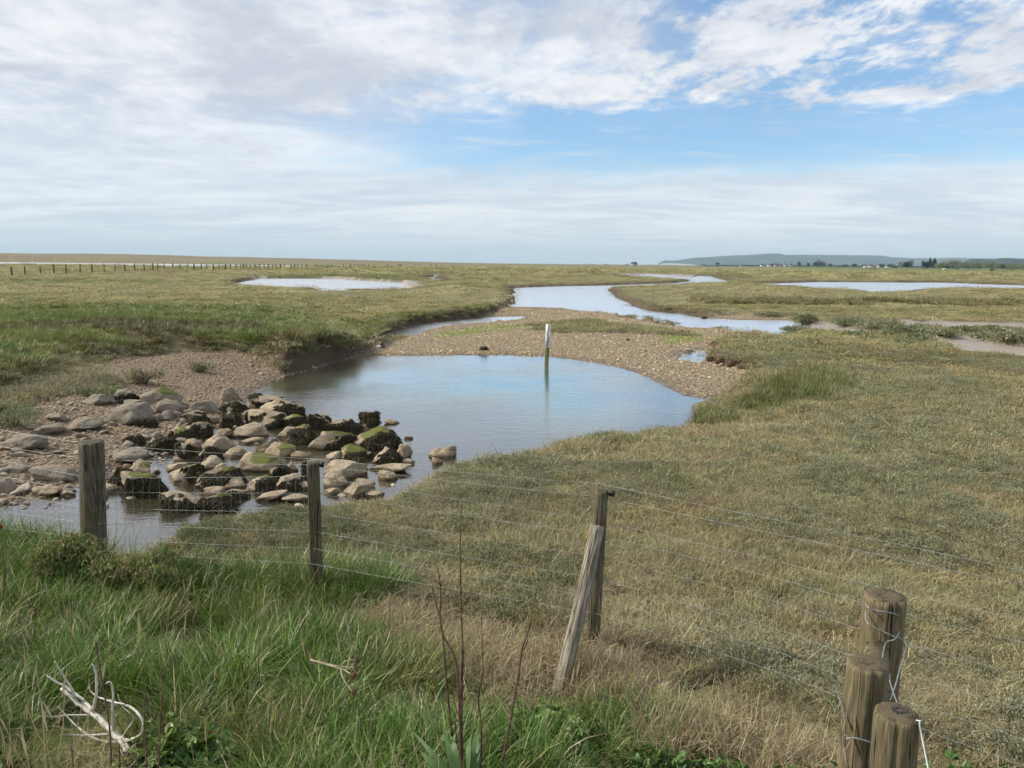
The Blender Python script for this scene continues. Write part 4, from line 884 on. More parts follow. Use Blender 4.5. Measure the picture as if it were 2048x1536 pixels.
    if wshare > 0:
        s = Soup(); 
        cand = np.where(ok&(score > th))[0]
        cnt = int(min(1500, 170*len(cand)**.5*W*1.7+120))
        pick = cand[rr.integers(0, len(cand), cnt)]
        for q in pick:
            p = V[q]+rr.normal(0, .008, 3); n = nrm[q]; t = np.array([rr.normal()*.5, rr.normal()*.5, -1.0]); t -= n*np.dot(t, n)*.85; t /= np.linalg.norm(t)+1e-6
            sd = np.cross(t, n); sd /= np.linalg.norm(sd)+1e-6; ln = rr.uniform(.035, .10)*(W/.7)**.3; ww = rr.uniform(.008, .020)
            p0_ = p+n*rr.uniform(.0, .008); p1_ = p0_+t*ln*.5+n*rr.uniform(.002, .014); p2_ = p0_+t*ln+n*rr.uniform(-.010, .004)+sd*rr.normal()*.015
            Vs, Qs = strip([p0_, p1_, p2_], [ww, ww*1.1, ww*.5], sd+n*rr.normal()*.4); s.add(Vs, Qs)
        soup_link('seaweed', s, m_weed, o, False)
for i, r in enumerate(rows): make_rock(i, *r)
def lone_stone(u, v, wpx, hpx, lab, mat=None, cat='rock', cvdirt=.3, nm='stone', z=None):
    rr = np.random.default_rng(int(u)+3); p = on_ground(u, v, 0.0); s = FPX/depth_of(p); W = wpx/s
    V, T = ICO4; V = V*(1+.3*fbm3(V+rr.uniform(0, 50), .9, 3))[:, None]; V = V*np.array([W/2, W*.35, hpx/s*.6])
    me = new_mesh(nm, V, None, T, True); vattr(me, 'dirt', np.full(len(V), cvdirt)); vattr(me, 'moss', np.zeros(len(V))); vattr(me, 'tide', np.zeros(len(V))); vattr(me, 'weed', np.zeros(len(V)))
    o = link(nm, me, mat or m_rock, None, label=lab, category=cat); o.location = Vector(p)+Vector((0, W*.2, hpx/s*.25)); return o
lone_stone(1495, 748, 24, 5, 'flat pale stone on the shingle under the eroded bank on the right')
lone_stone(1376, 702, 18, 6, 'small brown stone beside the triangular puddle on the shingle')
lone_stone(1219, 880, 26, 5, 'pale stone lying in the grass at the near edge of the pool')
lone_stone(1440, 733, 12, 4, 'small pale stone on the shingle below the crumbling bank')
lone_stone(157, 770, 20, 8, 'small grey stone at the foot of the left grassy bank', cvdirt=.9)
lone_stone(757, 694, 9, 4, 'small white stone at the inlet mouth below the left bank', m_white)
lone_stone(1256, 681, 8, 4, 'tiny dark clump of weed on the shingle bar behind the gauge post', m_weed, 'seaweed clump', nm='seaweed_clump')
m_clod = m_simple('peat', (.05, .034, .022), (.15, .10, .06), 9, .9, .9, .03)
for (u, v, w_, h_, lab) in ((1424, 722, 22, 14, 'brown peat clod at the left corner of the crumbling bank by the puddle'), (1443, 728, 20, 18, 'tall brown peat clod second from left under the crumbling bank'), (1464, 734, 18, 16, 'peat clod with green growth in the middle of the crumbling bank'), (1490, 738, 26, 12, 'low reddish peat clod toward the right end of the crumbling bank'), (1515, 745, 22, 9, 'rightmost low peat clod under the crumbling bank')):
    lone_stone(u, v, w_, h_, lab, m_clod, 'peat clod', nm='peat_clod')
def weed_clump(u, v, wpx, lab):
    p = on_ground(u, v, 0.0); s_ = FPX/depth_of(p); W = wpx/s_; s = Soup(); rr = np.random.default_rng(int(u))
    for _ in range(260):
        d = rr.normal(size=3); d[2] = abs(d[2]); d /= np.linalg.norm(d); q = d*W*.5*np.array([1, .8, .7])*rr.uniform(.5, 1); t = rr.normal(size=3); t /= np.linalg.norm(t); sd = np.cross(t, d)
        Vs, Qs = strip([q, q+t*W*.12+d*W*.05, q+t*W*.25-np.array([0, 0, W*.1])], [W*.05, W*.06, W*.02], sd); s.add(Vs, Qs)
    o = soup_link('seaweed_clump', s, m_weed, None, False, label=lab, category='seaweed clump'); o.location = Vector(p)
weed_clump(968, 700, 20, 'dark brown seaweed clump stranded on the shingle bar left of the gauge post')
weed_clump(1408, 637, 11, 'dark seaweed clump in the shallow channel off the right bank')

# ------------------------------------------------------------------ gauge post in the pool
gb = at_z(1093, 729, 0); gd = depth_of(gb); px = gd/FPX
t = empty('gauge_post', gb, 'white depth gauge board with black marks, standing in the pool by the shingle bar', 'gauge post')
gh = 80*px/math.cos(PITCH)*1.0; gw = 9.5*px
bmv = Soup()
def box(s, c, h, c_=1.0):
    x, y, z = c; a, b, d = h
    V = [np.array([x+i*a, y+j*b, z+k*d]) for k in (-1, 1) for j in (-1, 1) for i in (-1, 1)]
    s.add(V, [[0, 2, 3, 1], [4, 5, 7, 6], [0, 1, 5, 4], [2, 6, 7, 3], [1, 3, 7, 5], [0, 4, 6, 2]], c=c_)
s = Soup(); box(s, (0, 0, gh*.5-.35), (gw*.42, gw*.42, gh*.5+.33)); soup_link('post', s, m_gpost, t, False)
t0 = gh*.42
s = Soup(); box(s, (0, -gw*.42-.010, (t0+gh)/2), (gw*.5, .008, (gh-t0)/2)); bd = soup_link('board', s, m_white, t, False)
s = Soup(); box(s, (0, -gw*.42-.0195, (t0+gh)/2), (gw*.035, .002, (gh-t0)/2*.96)); nst = 16; stp = (gh-t0)/nst
for k in range(nst):
    wd_ = gw*(.22 if k % 2 else .36); x = (gw*.26-wd_*.5+gw*.12) if (k//4) % 2 else (-gw*.26+wd_*.5-gw*.12)
    box(s, (x*.55, -gw*.42-.021, t0+stp*(k+.5)), (wd_*.45, .0025, stp*.25))
soup_link('scale_marks', s, m_mark, bd, False)
t.rotation_euler = (0, R(1.6), 0)

# ------------------------------------------------------------------ near stock fence
fence = empty('stock_fence', (0, 0, 0), 'wire stock fence on wooden posts running along the near edge of the marsh', 'fence')
POSTS = {'a': (183, 884, 5.83), 'b': (626, 925, 5.50), 'c': (1203, 982, 4.72), 's': (1770, 1192, 2.90)}
def round_post(name, u, v, depth, diam, zbase, mat, parent=None, seg=48, tilt=(0, 0), square=False):
    """a post whose top centre is at the given place; the mesh stands on its own foot"""
    top = at_d(u, v, depth); foot = np.array([top[0]-tilt[0], top[1]-tilt[1], zbase]); hgt = top[2]-zbase
    rr = np.random.default_rng(abs(int(u))); V = []; Q = []; T = []
    if square:
        prof = [(1, .72), (1, -.72), (.84, -1), (-.84, -1), (-1, -.84), (-1, .84), (-.84, 1), (.72, 1)]; prof = np.array(prof); 
        ang = R(14); prof = prof@np.array([[math.cos(ang), math.sin(ang)], [-math.sin(ang), math.cos(ang)]])
    else: prof = np.array([(math.cos(2*math.pi*j/seg), math.sin(2*math.pi*j/seg)) for j in range(seg)])
    k = len(prof); lv = np.concatenate([np.linspace(0, .985, 22), [1.0, 1.0]]); wob = 1+.035*vnoise(np.arange(k)*.8, np.full(k, 3.3), abs(int(u)))
    splits = {} if square or diam < .11 else {int(j): (rr.uniform(.3, .9), rr.uniform(.82, .92)) for j in (rr.integers(0, 48, 3).tolist()+[int(34+rr.integers(-3, 4)), int(39+rr.integers(-2, 3))])}
    for i, l in enumerate(lv):
        sc_ = (diam/2)*(1+.05*(1-l))*(1 if i < len(lv)-2 else (.965 if i == len(lv)-2 else .55))
        for j in range(k):
            nn = 1+.035*(vnoise(np.array([j*.45]), np.array([l*7]), 5)[0]-.5)
            if j in splits and l > 1-splits[j][0]: nn *= splits[j][1]
            V.append(np.array([tilt[0]*l+prof[j][0]*sc_*wob[j]*nn, tilt[1]*l+prof[j][1]*sc_*wob[j]*nn, hgt*l+(.004*vnoise(np.array([j*1.3]), np.array([1.]), 8)[0] if i >= len(lv)-2 else 0)]))
    for i in range(len(lv)-1):
        for j in range(k): Q.append([i*k+j, i*k+(j+1) % k, (i+1)*k+(j+1) % k, (i+1)*k+j])
    V.append(np.array([tilt[0], tilt[1], hgt-.002])); m = len(V)-1
    for j in range(k): T.append([m, (len(lv)-1)*k+j, (len(lv)-1)*k+(j+1) % k])
    me = new_mesh(name, np.array(V), np.array(Q), np.array(T), not square)
    o = link(name, me, mat, parent); o.location = Vector(foot); return o, top, foot
pa, ta, fa = round_post('post', *POSTS['a'], .178, .30, m_post_grey, fence, tilt=(.08, 0)); pa['label'] = 'thick round mossy corner post standing against the stream'
pb, tb, fb = round_post('post', *POSTS['b'], .088, .30, m_post_sq, fence, square=True); pb['label'] = 'slim sawn post standing before the rocks'
pc, tc, fc = round_post('post', *POSTS['c'], .082, .45, m_post_grey, fence, tilt=(.035, 0)); pc['label'] = 'slim round post with a strut leaning on it'
ps, ts, fs = round_post('post', *POSTS['s'], .150, .55, m_post_tan, fence); ps['label'] = 'thick round cracked post with wire wound round it'
for top, parent, foot in ((tb, pb, fb), (tc, pc, fc)):
    s = Soup(); c0 = top-foot+np.array([.058, -.01, -.012]); tube(s, [c0+np.array([-.02, 0, 0]), c0+np.array([.012, 0, .003])], [.012, .016], 10); tube(s, [c0+np.array([.006, 0, -.016]), c0+np.array([.014, 0, .018])], [.018, .016], 10)
    soup_link('insulator', s, m_black, parent)
# strut leaning on the slim post
st0 = at_d(1113, 1402, 4.30); st1 = at_d(1194, 1052, 4.60)
s = Soup(); n = 16; k = 14; rr = np.random.default_rng(5)
wob = [[1+.10*(vnoise(np.array([j*.9]), np.array([i*.35]), 4)[0]-.5) for j in range(k)] for i in range(n)]
pts = [st0*(1-l)+st1*l+np.array([.012*math.sin(l*3), 0, 0]) for l in np.linspace(-.08, 1, n)]
tube(s, pts, np.linspace(.047, .042, n), k, wob=wob)
so = soup_link('strut', s, m_strut, fence)
me = so.data; ctr = (st0+st1)/2
q = Vector(st1-st0).to_track_quat('Z', 'Y'); Mx = q.to_matrix().to_4x4(); Mx.translation = Vector(ctr); me.transform(Mx.inverted()); so.matrix_world = Mx
s = Soup(); rr = np.random.default_rng(9)
lt = st0*.04+st1*.96
for _ in range(40):
    c0 = lt+np.array([-.052+rr.normal()*.004, -.015+rr.normal()*.012, -.02+rr.normal()*.018]); d = rr.normal(size=3)*.004; s.add([c0, c0+d, c0+np.array([d[1], -d[0], .006])], T=[[0, 1, 2]])
m_lich = m_simple('orange_lichen', (.55, .27, .02), (.7, .4, .04), 50)
li = soup_link('lichen', s, m_lich, so, False); li.matrix_parent_inverse = Mx.inverted()
# wires; each list gives one strand from left to right: (u, v, depth)
def dl(u): return float(np.interp(u, [-160, 0, 183, 626, 1203, 1770, 2048, 2300], [6.85, 6.3, 5.83, 5.5, 4.74, 3.75, 3.4, 3.1]))+.05
def wpts(kn, seg=.075, crimp=.0, sag=.0, seed=0):
    P = [at_d(u, v, dl(u)) for u, v in kn]; out = []
    e = (P[-1]-P[-2])/np.linalg.norm(P[-1]-P[-2]); P.append(P[-1]+e*np.array([3., 3., .6])); e = (P[0]-P[1])/np.linalg.norm(P[0]-P[1]); P.insert(0, P[0]+e*np.array([2.5, 2.5, .3]))
    for i in range(len(P)-1):
        L_ = np.linalg.norm(P[i+1]-P[i]); m = max(2, int(L_/seg))
        for j in range(m):
            t_ = j/m; p = P[i]*(1-t_)+P[i+1]*t_; p[2] -= sag*L_*4*t_*(1-t_)*.25
            if crimp: p[2] += crimp*(((j % 2)*2-1)*.5+RNG.normal()*.35)
            out.append(p)
    out.append(P[-1]); return np.array(out)
TOPW = [[(-160, 838), (0, 860), (183, 888), (626, 918), (1203, 968), (1770, 1083), (2300, 1193)], [(-160, 872), (0, 893), (183, 919), (626, 930), (1203, 994), (1770, 1112), (2300, 1222)]]
NETW = [[(-160, 900), (0, 921), (183, 956), (626, 952), (1203, 1043), (1560, 1123), (1770, 1178), (2300, 1297)],
        [(-160, 937), (0, 953), (183, 984), (626, 986), (1203, 1070), (1560, 1158), (1770, 1218), (2300, 1345)],
        [(-160, 975), (0, 987), (183, 1016), (626, 1025), (1203, 1113), (1560, 1205), (1770, 1275), (2300, 1420)],
        [(-160, 1010), (0, 1022), (183, 1046), (626, 1063), (1203, 1158), (1560, 1260), (1770, 1335), (2300, 1495)],
        [(-160, 1045), (0, 1055), (183, 1076), (626, 1097), (1203, 1196), (1560, 1305), (1770, 1388), (2300, 1560)],
        [(-160, 1072), (0, 1082), (183, 1100), (626, 1128), (1203, 1229), (1560, 1345), (1770, 1432), (2300, 1620)]]
for kn in TOPW:
    s = Soup(); tube(s, wpts(kn, .3, 0, .01), .0014, 5); soup_link('top_wire', s, m_wire, fence)
for kk in (1, -2):                                                # the next posts of the line, beyond the picture on both sides
    q = wpts(TOPW[0], .3, 0, .01)[0 if kk > 0 else -1]; uq, vq = to_px(q); dq = depth_of(q)
    po_, _, _ = round_post('post', uq, vq, dq, .09, ground_z(q[0], q[1])-.1, m_post_grey, fence); po_['label'] = 'round fence post beyond the edge of the picture'
s = Soup(); strands = []
for kn in NETW:
    p = wpts(kn, .038, .0035, .008); strands.append(p); tube(s, p, .0013, 4, False)
# upright wires of the netting, 7.5 cm apart
arcs = [np.concatenate([[0], np.cumsum(np.linalg.norm(np.diff(p, axis=0), axis=1))]) for p in strands]
xs = np.arange(.03, arcs[0][-1]-.02, .075)
us = np.array([to_px(p)[0] for p in strands[0]])
for x in xs:
    u = np.interp(x, arcs[0], us); pts = []
    for j, p in enumerate(strands):
        uu = np.array([to_px(q)[0] for q in (p[::4])]); i0 = np.interp(u+RNG.normal()*1.2, uu, np.arange(len(uu))*4.0); i0 = min(i0, len(p)-1.001); a_ = int(i0); f_ = i0-a_
        pts.append(p[a_]*(1-f_)+p[min(a_+1, len(p)-1)]*f_)
        if j < len(strands)-1: pts.append(None)
    full = []
    for j in range(len(pts)):
        if pts[j] is None: q = (pts[j-1]+pts[j+1])/2+RNG.normal(0, .0025, 3); full.append(q)
        else: full.append(pts[j]+np.array([0, -.002, 0]))
    tube(s, full, .0010, 3, False)
    for q in full[::2]:
        tube(s, [q+np.array([-.003, 0, -.002]), q+np.array([.003, 0, .002])], .0026, 4)
net = soup_link('wire_netting', s, m_wire, fence)
# corner: two short posts, the cross rail and the loose wires that tie them
gp1, g1t, g1f = round_post('gate_post', 1735, 1327, 2.42, .121, .95, m_post_tan)
gp1['label'] = 'round cracked wooden post, the middle one of the three at bottom right'; gp1['category'] = 'post'
gp2, g2t, g2f = round_post('gate_post', 1794, 1428, 2.20, .121, .98, m_post_tan, tilt=(-.015, 0))
gp2['label'] = 'nearest round wooden post with a split top at the bottom right edge'; gp2['category'] = 'post'
ra = at_d(1752, 1302, 2.86); rb = at_d(1750, 1420, 2.46)
s = Soup(); tube(s, [ra*(1-l)+rb*l for l in np.linspace(0, 1, 8)], .045, 16); ro_ = soup_link('cross_rail', s, m_post_tan, fence)
def loose(name, kn, rad=.0022, parent=None, lab=None):
    P = [at_d(*k) for k in kn]; out = []
    for i in range(len(P)-1):
        p0, p1, p2, p3 = P[max(i-1, 0)], P[i], P[i+1], P[min(i+2, len(P)-1)]
        for t_ in np.linspace(0, 1, 8)[:-1]:
            out.append(.5*((2*p1)+(-p0+p2)*t_+(2*p0-5*p1+4*p2-p3)*t_*t_+(-p0+3*p1-3*p2+p3)*t_**3))
    out.append(P[-1]); s = Soup(); tube(s, out, rad, 6); o = soup_link(name, s, m_wire, parent)
    if parent is not None:
        o.matrix_parent_inverse = Matrix.Translation(parent.location).inverted()
    return o
d0 = 2.90-.080
loose('wire_loop', [(1731, 1206, d0+.05), (1735, 1214, d0), (1752, 1221, d0), (1772, 1224, d0-.005), (1792, 1229, d0+.01), (1803, 1238, d0+.05), (1801, 1250, d0+.04), (1797, 1268, d0+.02), (1788, 1279, d0), (1773, 1284, d0-.02), (1768, 1297, d0-.05), (1765, 1315, d0-.1)], .0024, ps)
loose('wire_loop', [(1732, 1222, d0+.06), (1731, 1236, d0+.03), (1738, 1248, d0), (1760, 1260, d0), (1790, 1274, d0), (1803, 1279, d0+.04), (1810, 1290, d0+.05), (1809, 1305, d0+.02), (1800, 1335, d0-.1), (1791, 1370, d0-.25), (1780, 1400, d0-.4)], .0024, ps)
loose('tie_wire', [(1772, 1346, 2.40), (1779, 1349, 2.38), (1780, 1364, 2.36), (1786, 1384, 2.31), (1794, 1405, 2.24)], .0022, gp1)
loose('tie_wire', [(1692, 1478, 2.36), (1706, 1476, 2.355), (1722, 1479, 2.352), (1735, 1483, 2.355), (1747, 1488, 2.36), (1749, 1480, 2.36)], .0028, gp1)
loose('tie_wire', [(1832, 1441, 2.15), (1842, 1443, 2.14), (1839, 1448, 2.14), (1845, 1480, 2.10), (1855, 1530, 2.06), (1866, 1590, 2.0)], .0030, gp2)
s = Soup(); base = g2t-g2f
for k in range(10):
    a_ = k*.63; q = base+np.array([.012+.016*math.cos(a_), .01+.012*math.sin(a_), .002]); s.add([q, q+np.array([.012, .006, .003]), q+np.array([-.004, .012, .002])], T=[[0, 1, 2]])
soup_link('rot_hole', s, m_mark, gp2, False)

# ------------------------------------------------------------------ bleached branch, dead stalks, burrs
def limb(kn, r0, r1, s, k=7):
    """kn = list of (u, v, depth)"""
    P = [at_d(*q) for q in kn]; out = []
    for i in range(len(P)-1):
        p0, p1, p2, p3 = P[max(i-1, 0)], P[i], P[i+1], P[min(i+2, len(P)-1)]
        for t_ in np.linspace(0, 1, 6)[:-1]: out.append(.5*((2*p1)+(-p0+p2)*t_+(2*p0-5*p1+4*p2-p3)*t_*t_+(-p0+3*p1-3*p2+p3)*t_**3)+RNG.normal(0, r0*.10, 3))
    out.append(P[-1]); tube(s, out, np.linspace(r0, r1, len(out)), k)
Z3 = lambda x, y, d: (x/2.926, y/2.926+1060, d)
bo = at_d(*Z3(690, 1220, 3.3)); br = empty('dead_branch', bo, 'bleached white forked dead branch lying in the grass at bottom left', 'branch')
def child(nm, fn, mat, parent):
    s = Soup(); fn(s); s.V = [v-np.array(parent.location) for v in s.V]; return soup_link(nm, s, mat, parent)
child('limb', lambda s: limb([Z3(715, 1238, 3.25), Z3(640, 1160, 3.30), Z3(560, 1090, 3.35), Z3(470, 1025, 3.4), Z3(410, 970, 3.42), Z3(360, 928, 3.45)], .0155, .006, s, 10), m_branch, br)
for kn, r_ in (([Z3(545, 1060, 3.35), Z3(480, 990, 3.4), Z3(400, 930, 3.42), Z3(330, 890, 3.42), Z3(275, 855, 3.42)], .008), ([Z3(435, 985, 3.40), Z3(420, 930, 3.38), Z3(375, 860, 3.36), Z3(320, 768, 3.34)], .007), ([Z3(545, 1050, 3.34), Z3(565, 960, 3.33), Z3(562, 850, 3.32), Z3(540, 785, 3.31)], .007),
    ([Z3(665, 1170, 3.28), Z3(660, 1050, 3.26), Z3(662, 950, 3.25), Z3(648, 890, 3.24), Z3(620, 900, 3.23)], .006), ([Z3(700, 1235, 3.25), Z3(800, 1215, 3.22), Z3(840, 1160, 3.2), Z3(820, 1090, 3.2), Z3(750, 1030, 3.25), Z3(640, 1000, 3.3), Z3(560, 970, 3.34), Z3(515, 920, 3.36)], .007),
    ([Z3(640, 1195, 3.28), Z3(520, 1200, 3.32), Z3(400, 1200, 3.35), Z3(270, 1205, 3.36)], .005), ([Z3(520, 1085, 3.36), Z3(430, 1082, 3.38), Z3(300, 1092, 3.4), Z3(180, 1082, 3.42), Z3(110, 1060, 3.44)], .004), ([Z3(700, 1242, 3.25), Z3(600, 1235, 3.27), Z3(500, 1190, 3.3), Z3(400, 1100, 3.34), Z3(340, 1030, 3.36)], .006),
    ([Z3(705, 1235, 3.25), Z3(770, 1230, 3.22), Z3(880, 1205, 3.2)], .005), ([Z3(700, 1235, 3.25), Z3(735, 1180, 3.26), Z3(780, 1100, 3.26), Z3(715, 1030, 3.27), Z3(690, 960, 3.27)], .004)):
    child('twig', lambda s: limb(kn, r_, r_*.45, s), m_branch, br)
child('stub', lambda s: limb([Z3(705, 1220, 3.25), Z3(735, 1275, 3.2), Z3(750, 1300, 3.18)], .014, .016, s, 9), m_branch, br)
Z4 = lambda x, y, d: (x/2.926+600, y/2.926+1060, d)
dk = empty('dead_dock_plant', at_d(*Z4(935, 1380, 3.0)), 'clump of tall bare reddish-brown dead stalks at the bottom centre', 'dead plant')
for kn, r_ in (([Z4(945, 1400, 2.95), Z4(930, 1000, 2.98), Z4(910, 760, 3.0), Z4(840, 620, 3.02), Z4(820, 500, 3.03), Z4(822, 330, 3.04), Z4(800, 205, 3.05)], .0058), ([Z4(935, 1400, 2.97), Z4(945, 900, 3.0), Z4(952, 700, 3.0), Z4(942, 450, 3.02), Z4(940, 200, 3.03), Z4(938, 60, 3.04), Z4(945, -150, 3.06)], .0052),
    ([Z4(890, 1200, 3.0), Z4(868, 1000, 3.02), Z4(850, 800, 3.02), Z4(838, 640, 3.03), Z4(815, 500, 3.04), Z4(785, 390, 3.05), Z4(772, 330, 3.06)], .0048), ([Z4(955, 1380, 2.97), Z4(945, 1150, 2.98), Z4(950, 900, 3.0), Z4(958, 700, 3.0)], .0062), ([Z4(920, 1250, 2.96), Z4(905, 1100, 2.97)], .004),
    ([Z4(948, 470, 3.02), Z4(960, 420, 3.02), Z4(972, 330, 3.02)], .0022), ([Z4(822, 320, 3.04), Z4(800, 300, 3.03), Z4(780, 285, 3.03)], .0025), ([Z4(822, 330, 3.04), Z4(835, 305, 3.03), Z4(845, 290, 3.03)], .0025), ([Z4(822, 400, 3.04), Z4(860, 330, 3.04), Z4(880, 250, 3.04)], .0018)):
    child('stalk', lambda s: limb(kn, r_, r_*.4, s), m_stem, dk)
def stalk(nm, lab, kn, r_, more=(), mat=m_stem):
    o = empty(nm, at_d(*kn[0]), lab, 'dead stalk'); child('stem', lambda s: limb(kn, r_, r_*.35, s), mat, o)
    for k2, r2 in more: child('side_shoot', lambda s: limb(k2, r2, r2*.4, s), mat, o)
    return o
stalk('dead_stalk', 'dark wavy single stalk just right of the central dead clump', [Z4(1058, 1390, 2.95), Z4(1060, 1150, 2.97), Z4(1045, 980, 3.0), Z4(1070, 830, 3.0), Z4(1068, 700, 3.0), Z4(1060, 480, 3.02)], .0045)
stalk('dead_stalk', 'long dark stalk leaning right, between the dead clump and the leaning strut', [Z4(1185, 1350, 2.9), Z4(1235, 1090, 2.95), Z4(1275, 870, 3.0), Z4(1300, 700, 3.02), Z4(1345, 560, 3.05), Z4(1370, 420, 3.1), Z4(1395, 300, 3.15)], .0055, [([Z4(1310, 700, 3.02), Z4(1330, 650, 3.0), Z4(1325, 640, 3.0)], .003)])
stalk('dead_stalk', 'thin brown stalk rising through the bleached branch', [Z3(650, 1390, 2.9), Z3(640, 1150, 2.95), Z3(600, 900, 3.0), Z3(575, 760, 3.0), Z3(555, 640, 3.02)], .0040, [([Z3(585, 800, 3.0), Z3(570, 700, 3.0), Z3(590, 660, 3.0)], .002)])
stalk('dead_stalk', 'thin forked brown stalk right of the bleached branch', [Z3(930, 1390, 2.85), Z3(938, 1150, 2.9), Z3(945, 950, 2.95), Z3(948, 790, 3.0)], .0042, [([Z3(950, 1200, 2.9), Z3(970, 1120, 2.9), Z3(1030, 1010, 2.92)], .0028)])
stalk('dead_stalk', 'short brown stalk standing closely right of the branch end', [Z3(855, 1390, 2.85), Z3(850, 1250, 2.9), Z3(842, 1100, 2.92), Z3(848, 975, 2.95)], .0040)
stalk('dead_stalk', 'shortest brown stub of a stalk below the branch', [Z3(700, 1390, 2.8), Z3(698, 1280, 2.82), Z3(700, 1250, 2.82)], .0040)
stalk('dead_stalk', 'short stalk at the bottom edge left of the branch foot', [Z3(430, 1390, 2.85), Z3(420, 1290, 2.87), Z3(416, 1240, 2.9)], .0035)
stalk('dead_stalk', 'short dark stalk right of the leafy clump at bottom left', [Z3(1352, 1390, 2.85), Z3(1350, 1300, 2.87), Z3(1352, 1235, 2.9)], .0035)
tz = stalk('dead_stalk', 'thin stalk with a dark red seed head at the left edge', [(6, 1200, 4.4), (10, 1150, 4.4), (5, 1100, 4.42), (0, 1056, 4.44)], .0035, [([(30, 1215, 4.4), (14, 1180, 4.38), (2, 1120, 4.4)], .003)])
def burr(c, r_, parent, mat=m_burr):
    s = Soup(); rr = np.random.default_rng(int(abs(c[0])*1e4) % 999)
    V, T = ico(2); s.add(list(V*r_*.72+c-np.array(parent.location)), T=[list(t_) for t_ in T])
    for _ in range(170):
        d = rr.normal(size=3); d /= np.linalg.norm(d); sd = np.cross(d, [0, 0, 1.]); sd /= np.linalg.norm(sd)+1e-6; q = c-np.array(parent.location)+d*r_*.6
        s.add([q-sd*r_*.07, q+sd*r_*.07, q+d*r_*.5], T=[[0, 1, 2]])
    soup_link('seed_head', s, mat, parent, False)
m_redhead = m_simple('red_seed_head', (.12, .025, .015), (.22, .05, .03), 60)
burr(at_d(0, 1054, 4.44), .019, tz, m_redhead)
bd_ = empty('burdock_stalk', at_d(*Z4(120, 770, 3.6)), 'bent pale stalk carrying round brown prickly seed heads, left of centre in the grass', 'dead plant')
for kn, r_ in (([Z4(60, 760, 3.65), Z4(200, 800, 3.6), Z4(260, 820, 3.58), Z4(300, 845, 3.55)], .0055), ([Z4(240, 815, 3.58), Z4(250, 860, 3.55), Z4(280, 915, 3.52), Z4(310, 945, 3.5)], .004), ([Z4(130, 775, 3.62), Z4(220, 795, 3.6), Z4(320, 805, 3.57)], .0028), ([Z4(240, 790, 3.6), Z4(270, 765, 3.58), Z4(330, 760, 3.56)], .0026)):
    child('stalk', lambda s: limb(kn, r_, r_*.5, s), m_stem_pale, bd_)
for q, r_ in ((Z4(312, 852, 3.54), .022), (Z4(315, 950, 3.5), .0185), (Z4(332, 762, 3.56), .0180), (Z4(326, 808, 3.57), .012)): burr(at_d(*q), r_, bd_)
burr(at_d(*Z3(205, 463, 4.2)), .014, empty('burdock_stalk', at_d(*Z3(205, 463, 4.2)), 'single round brown seed head on a thin stalk in the grass at left', 'dead plant'))
child('stalk', lambda s: limb([Z3(205, 463, 4.2), Z3(150, 410, 4.2), Z3(90, 380, 4.25)], .002, .0015, s), m_stem, bpy.data.objects['burdock_stalk.001'])
tk = empty('bramble_stems', at_d(1700, 1540, 2.4), 'thin twisted brown stems climbing beside the middle gate post', 'bramble')
for kn, r_ in (([(1700, 1550, 2.38), (1689, 1500, 2.4), (1690, 1440, 2.42), (1680, 1400, 2.45), (1670, 1370, 2.47)], .004), ([(1696, 1540, 2.38), (1686, 1470, 2.4), (1694, 1430, 2.4), (1682, 1400, 2.4)], .003), ([(1692, 1500, 2.38), (1700, 1480, 2.37), (1690, 1470, 2.38)], .002)):
    child('stem', lambda s: limb(kn, r_, r_*.5, s), m_stem_pale if r_ < .0025 else m_drift, tk)
# strap-leaved plant at the foot of the dead clump
iris, nt = nmat('strap_leaf'); g = G(nt); g.out(g.bsdf(g.mix(g.noise(g.vmul(g.obj(), (1, 1, .1)), 60, 3), (.035, .075, .022), (.085, .15, .045)), .5, None, .35))
ir = empty('strap_leaf_plant', at_z(930, 1545, 1.15), 'dark green plant with long pointed leaves at the foot of the dead stalks', 'plant')
for (x0, y0, x1, y1, x2, y2) in ((860, 1400, 760, 1290, 660, 1180), (900, 1400, 870, 1280, 830, 1130), (930, 1410, 900, 1260, 880, 1210), (1000, 1400, 1020, 1250, 1045, 1130), (1020, 1400, 1040, 1290, 1040, 1200), (840, 1430, 760, 1350, 700, 1290), (980, 1400, 985, 1280, 1000, 1200)):
    def leaf(s):
        P = [at_d(*Z4(x0, y0, 2.85)), at_d(*Z4((x0+x1)/2, (y0+y1)/2, 2.86)), at_d(*Z4(x1, y1, 2.88)), at_d(*Z4((x1+x2)/2, (y1+y2)/2, 2.92)), at_d(*Z4(x2, y2, 2.95))]
        V, Q = strip(P, [.018, .024, .022, .014, .002], RV*.9+F0*RNG.normal()*.4+np.array([0, 0, .3])); s.add(V, Q)
    child('leaf', leaf, iris, ir)
# driftwood on the left bank
dw = empty('driftwood_branch', at_d(640, 676, 24.6), 'grey crooked driftwood branch lying on the grassy edge of the left bank', 'branch')
Z7 = lambda x, y, d: (x/2.926, y/2.926+480, d)
for kn, r_ in (([Z7(1770, 580, 24), Z7(1830, 583, 24.1), Z7(1900, 560, 24.3), Z7(1935, 540, 24.4), Z7(1970, 525, 24.4), Z7(2000, 545, 24.5)], .055), ([Z7(1860, 575, 24.1), Z7(1885, 545, 24.1), Z7(1880, 540, 24.1)], .03), ([Z7(1975, 530, 24.4), Z7(2040, 548, 24.5), Z7(2080, 560, 24.5)], .04), ([Z7(1940, 540, 24.4), Z7(2010, 560, 24.3), Z7(2045, 575, 24.3)], .02)):
    child('limb', lambda s: limb(kn, r_, r_*.5, s), m_drift, dw)

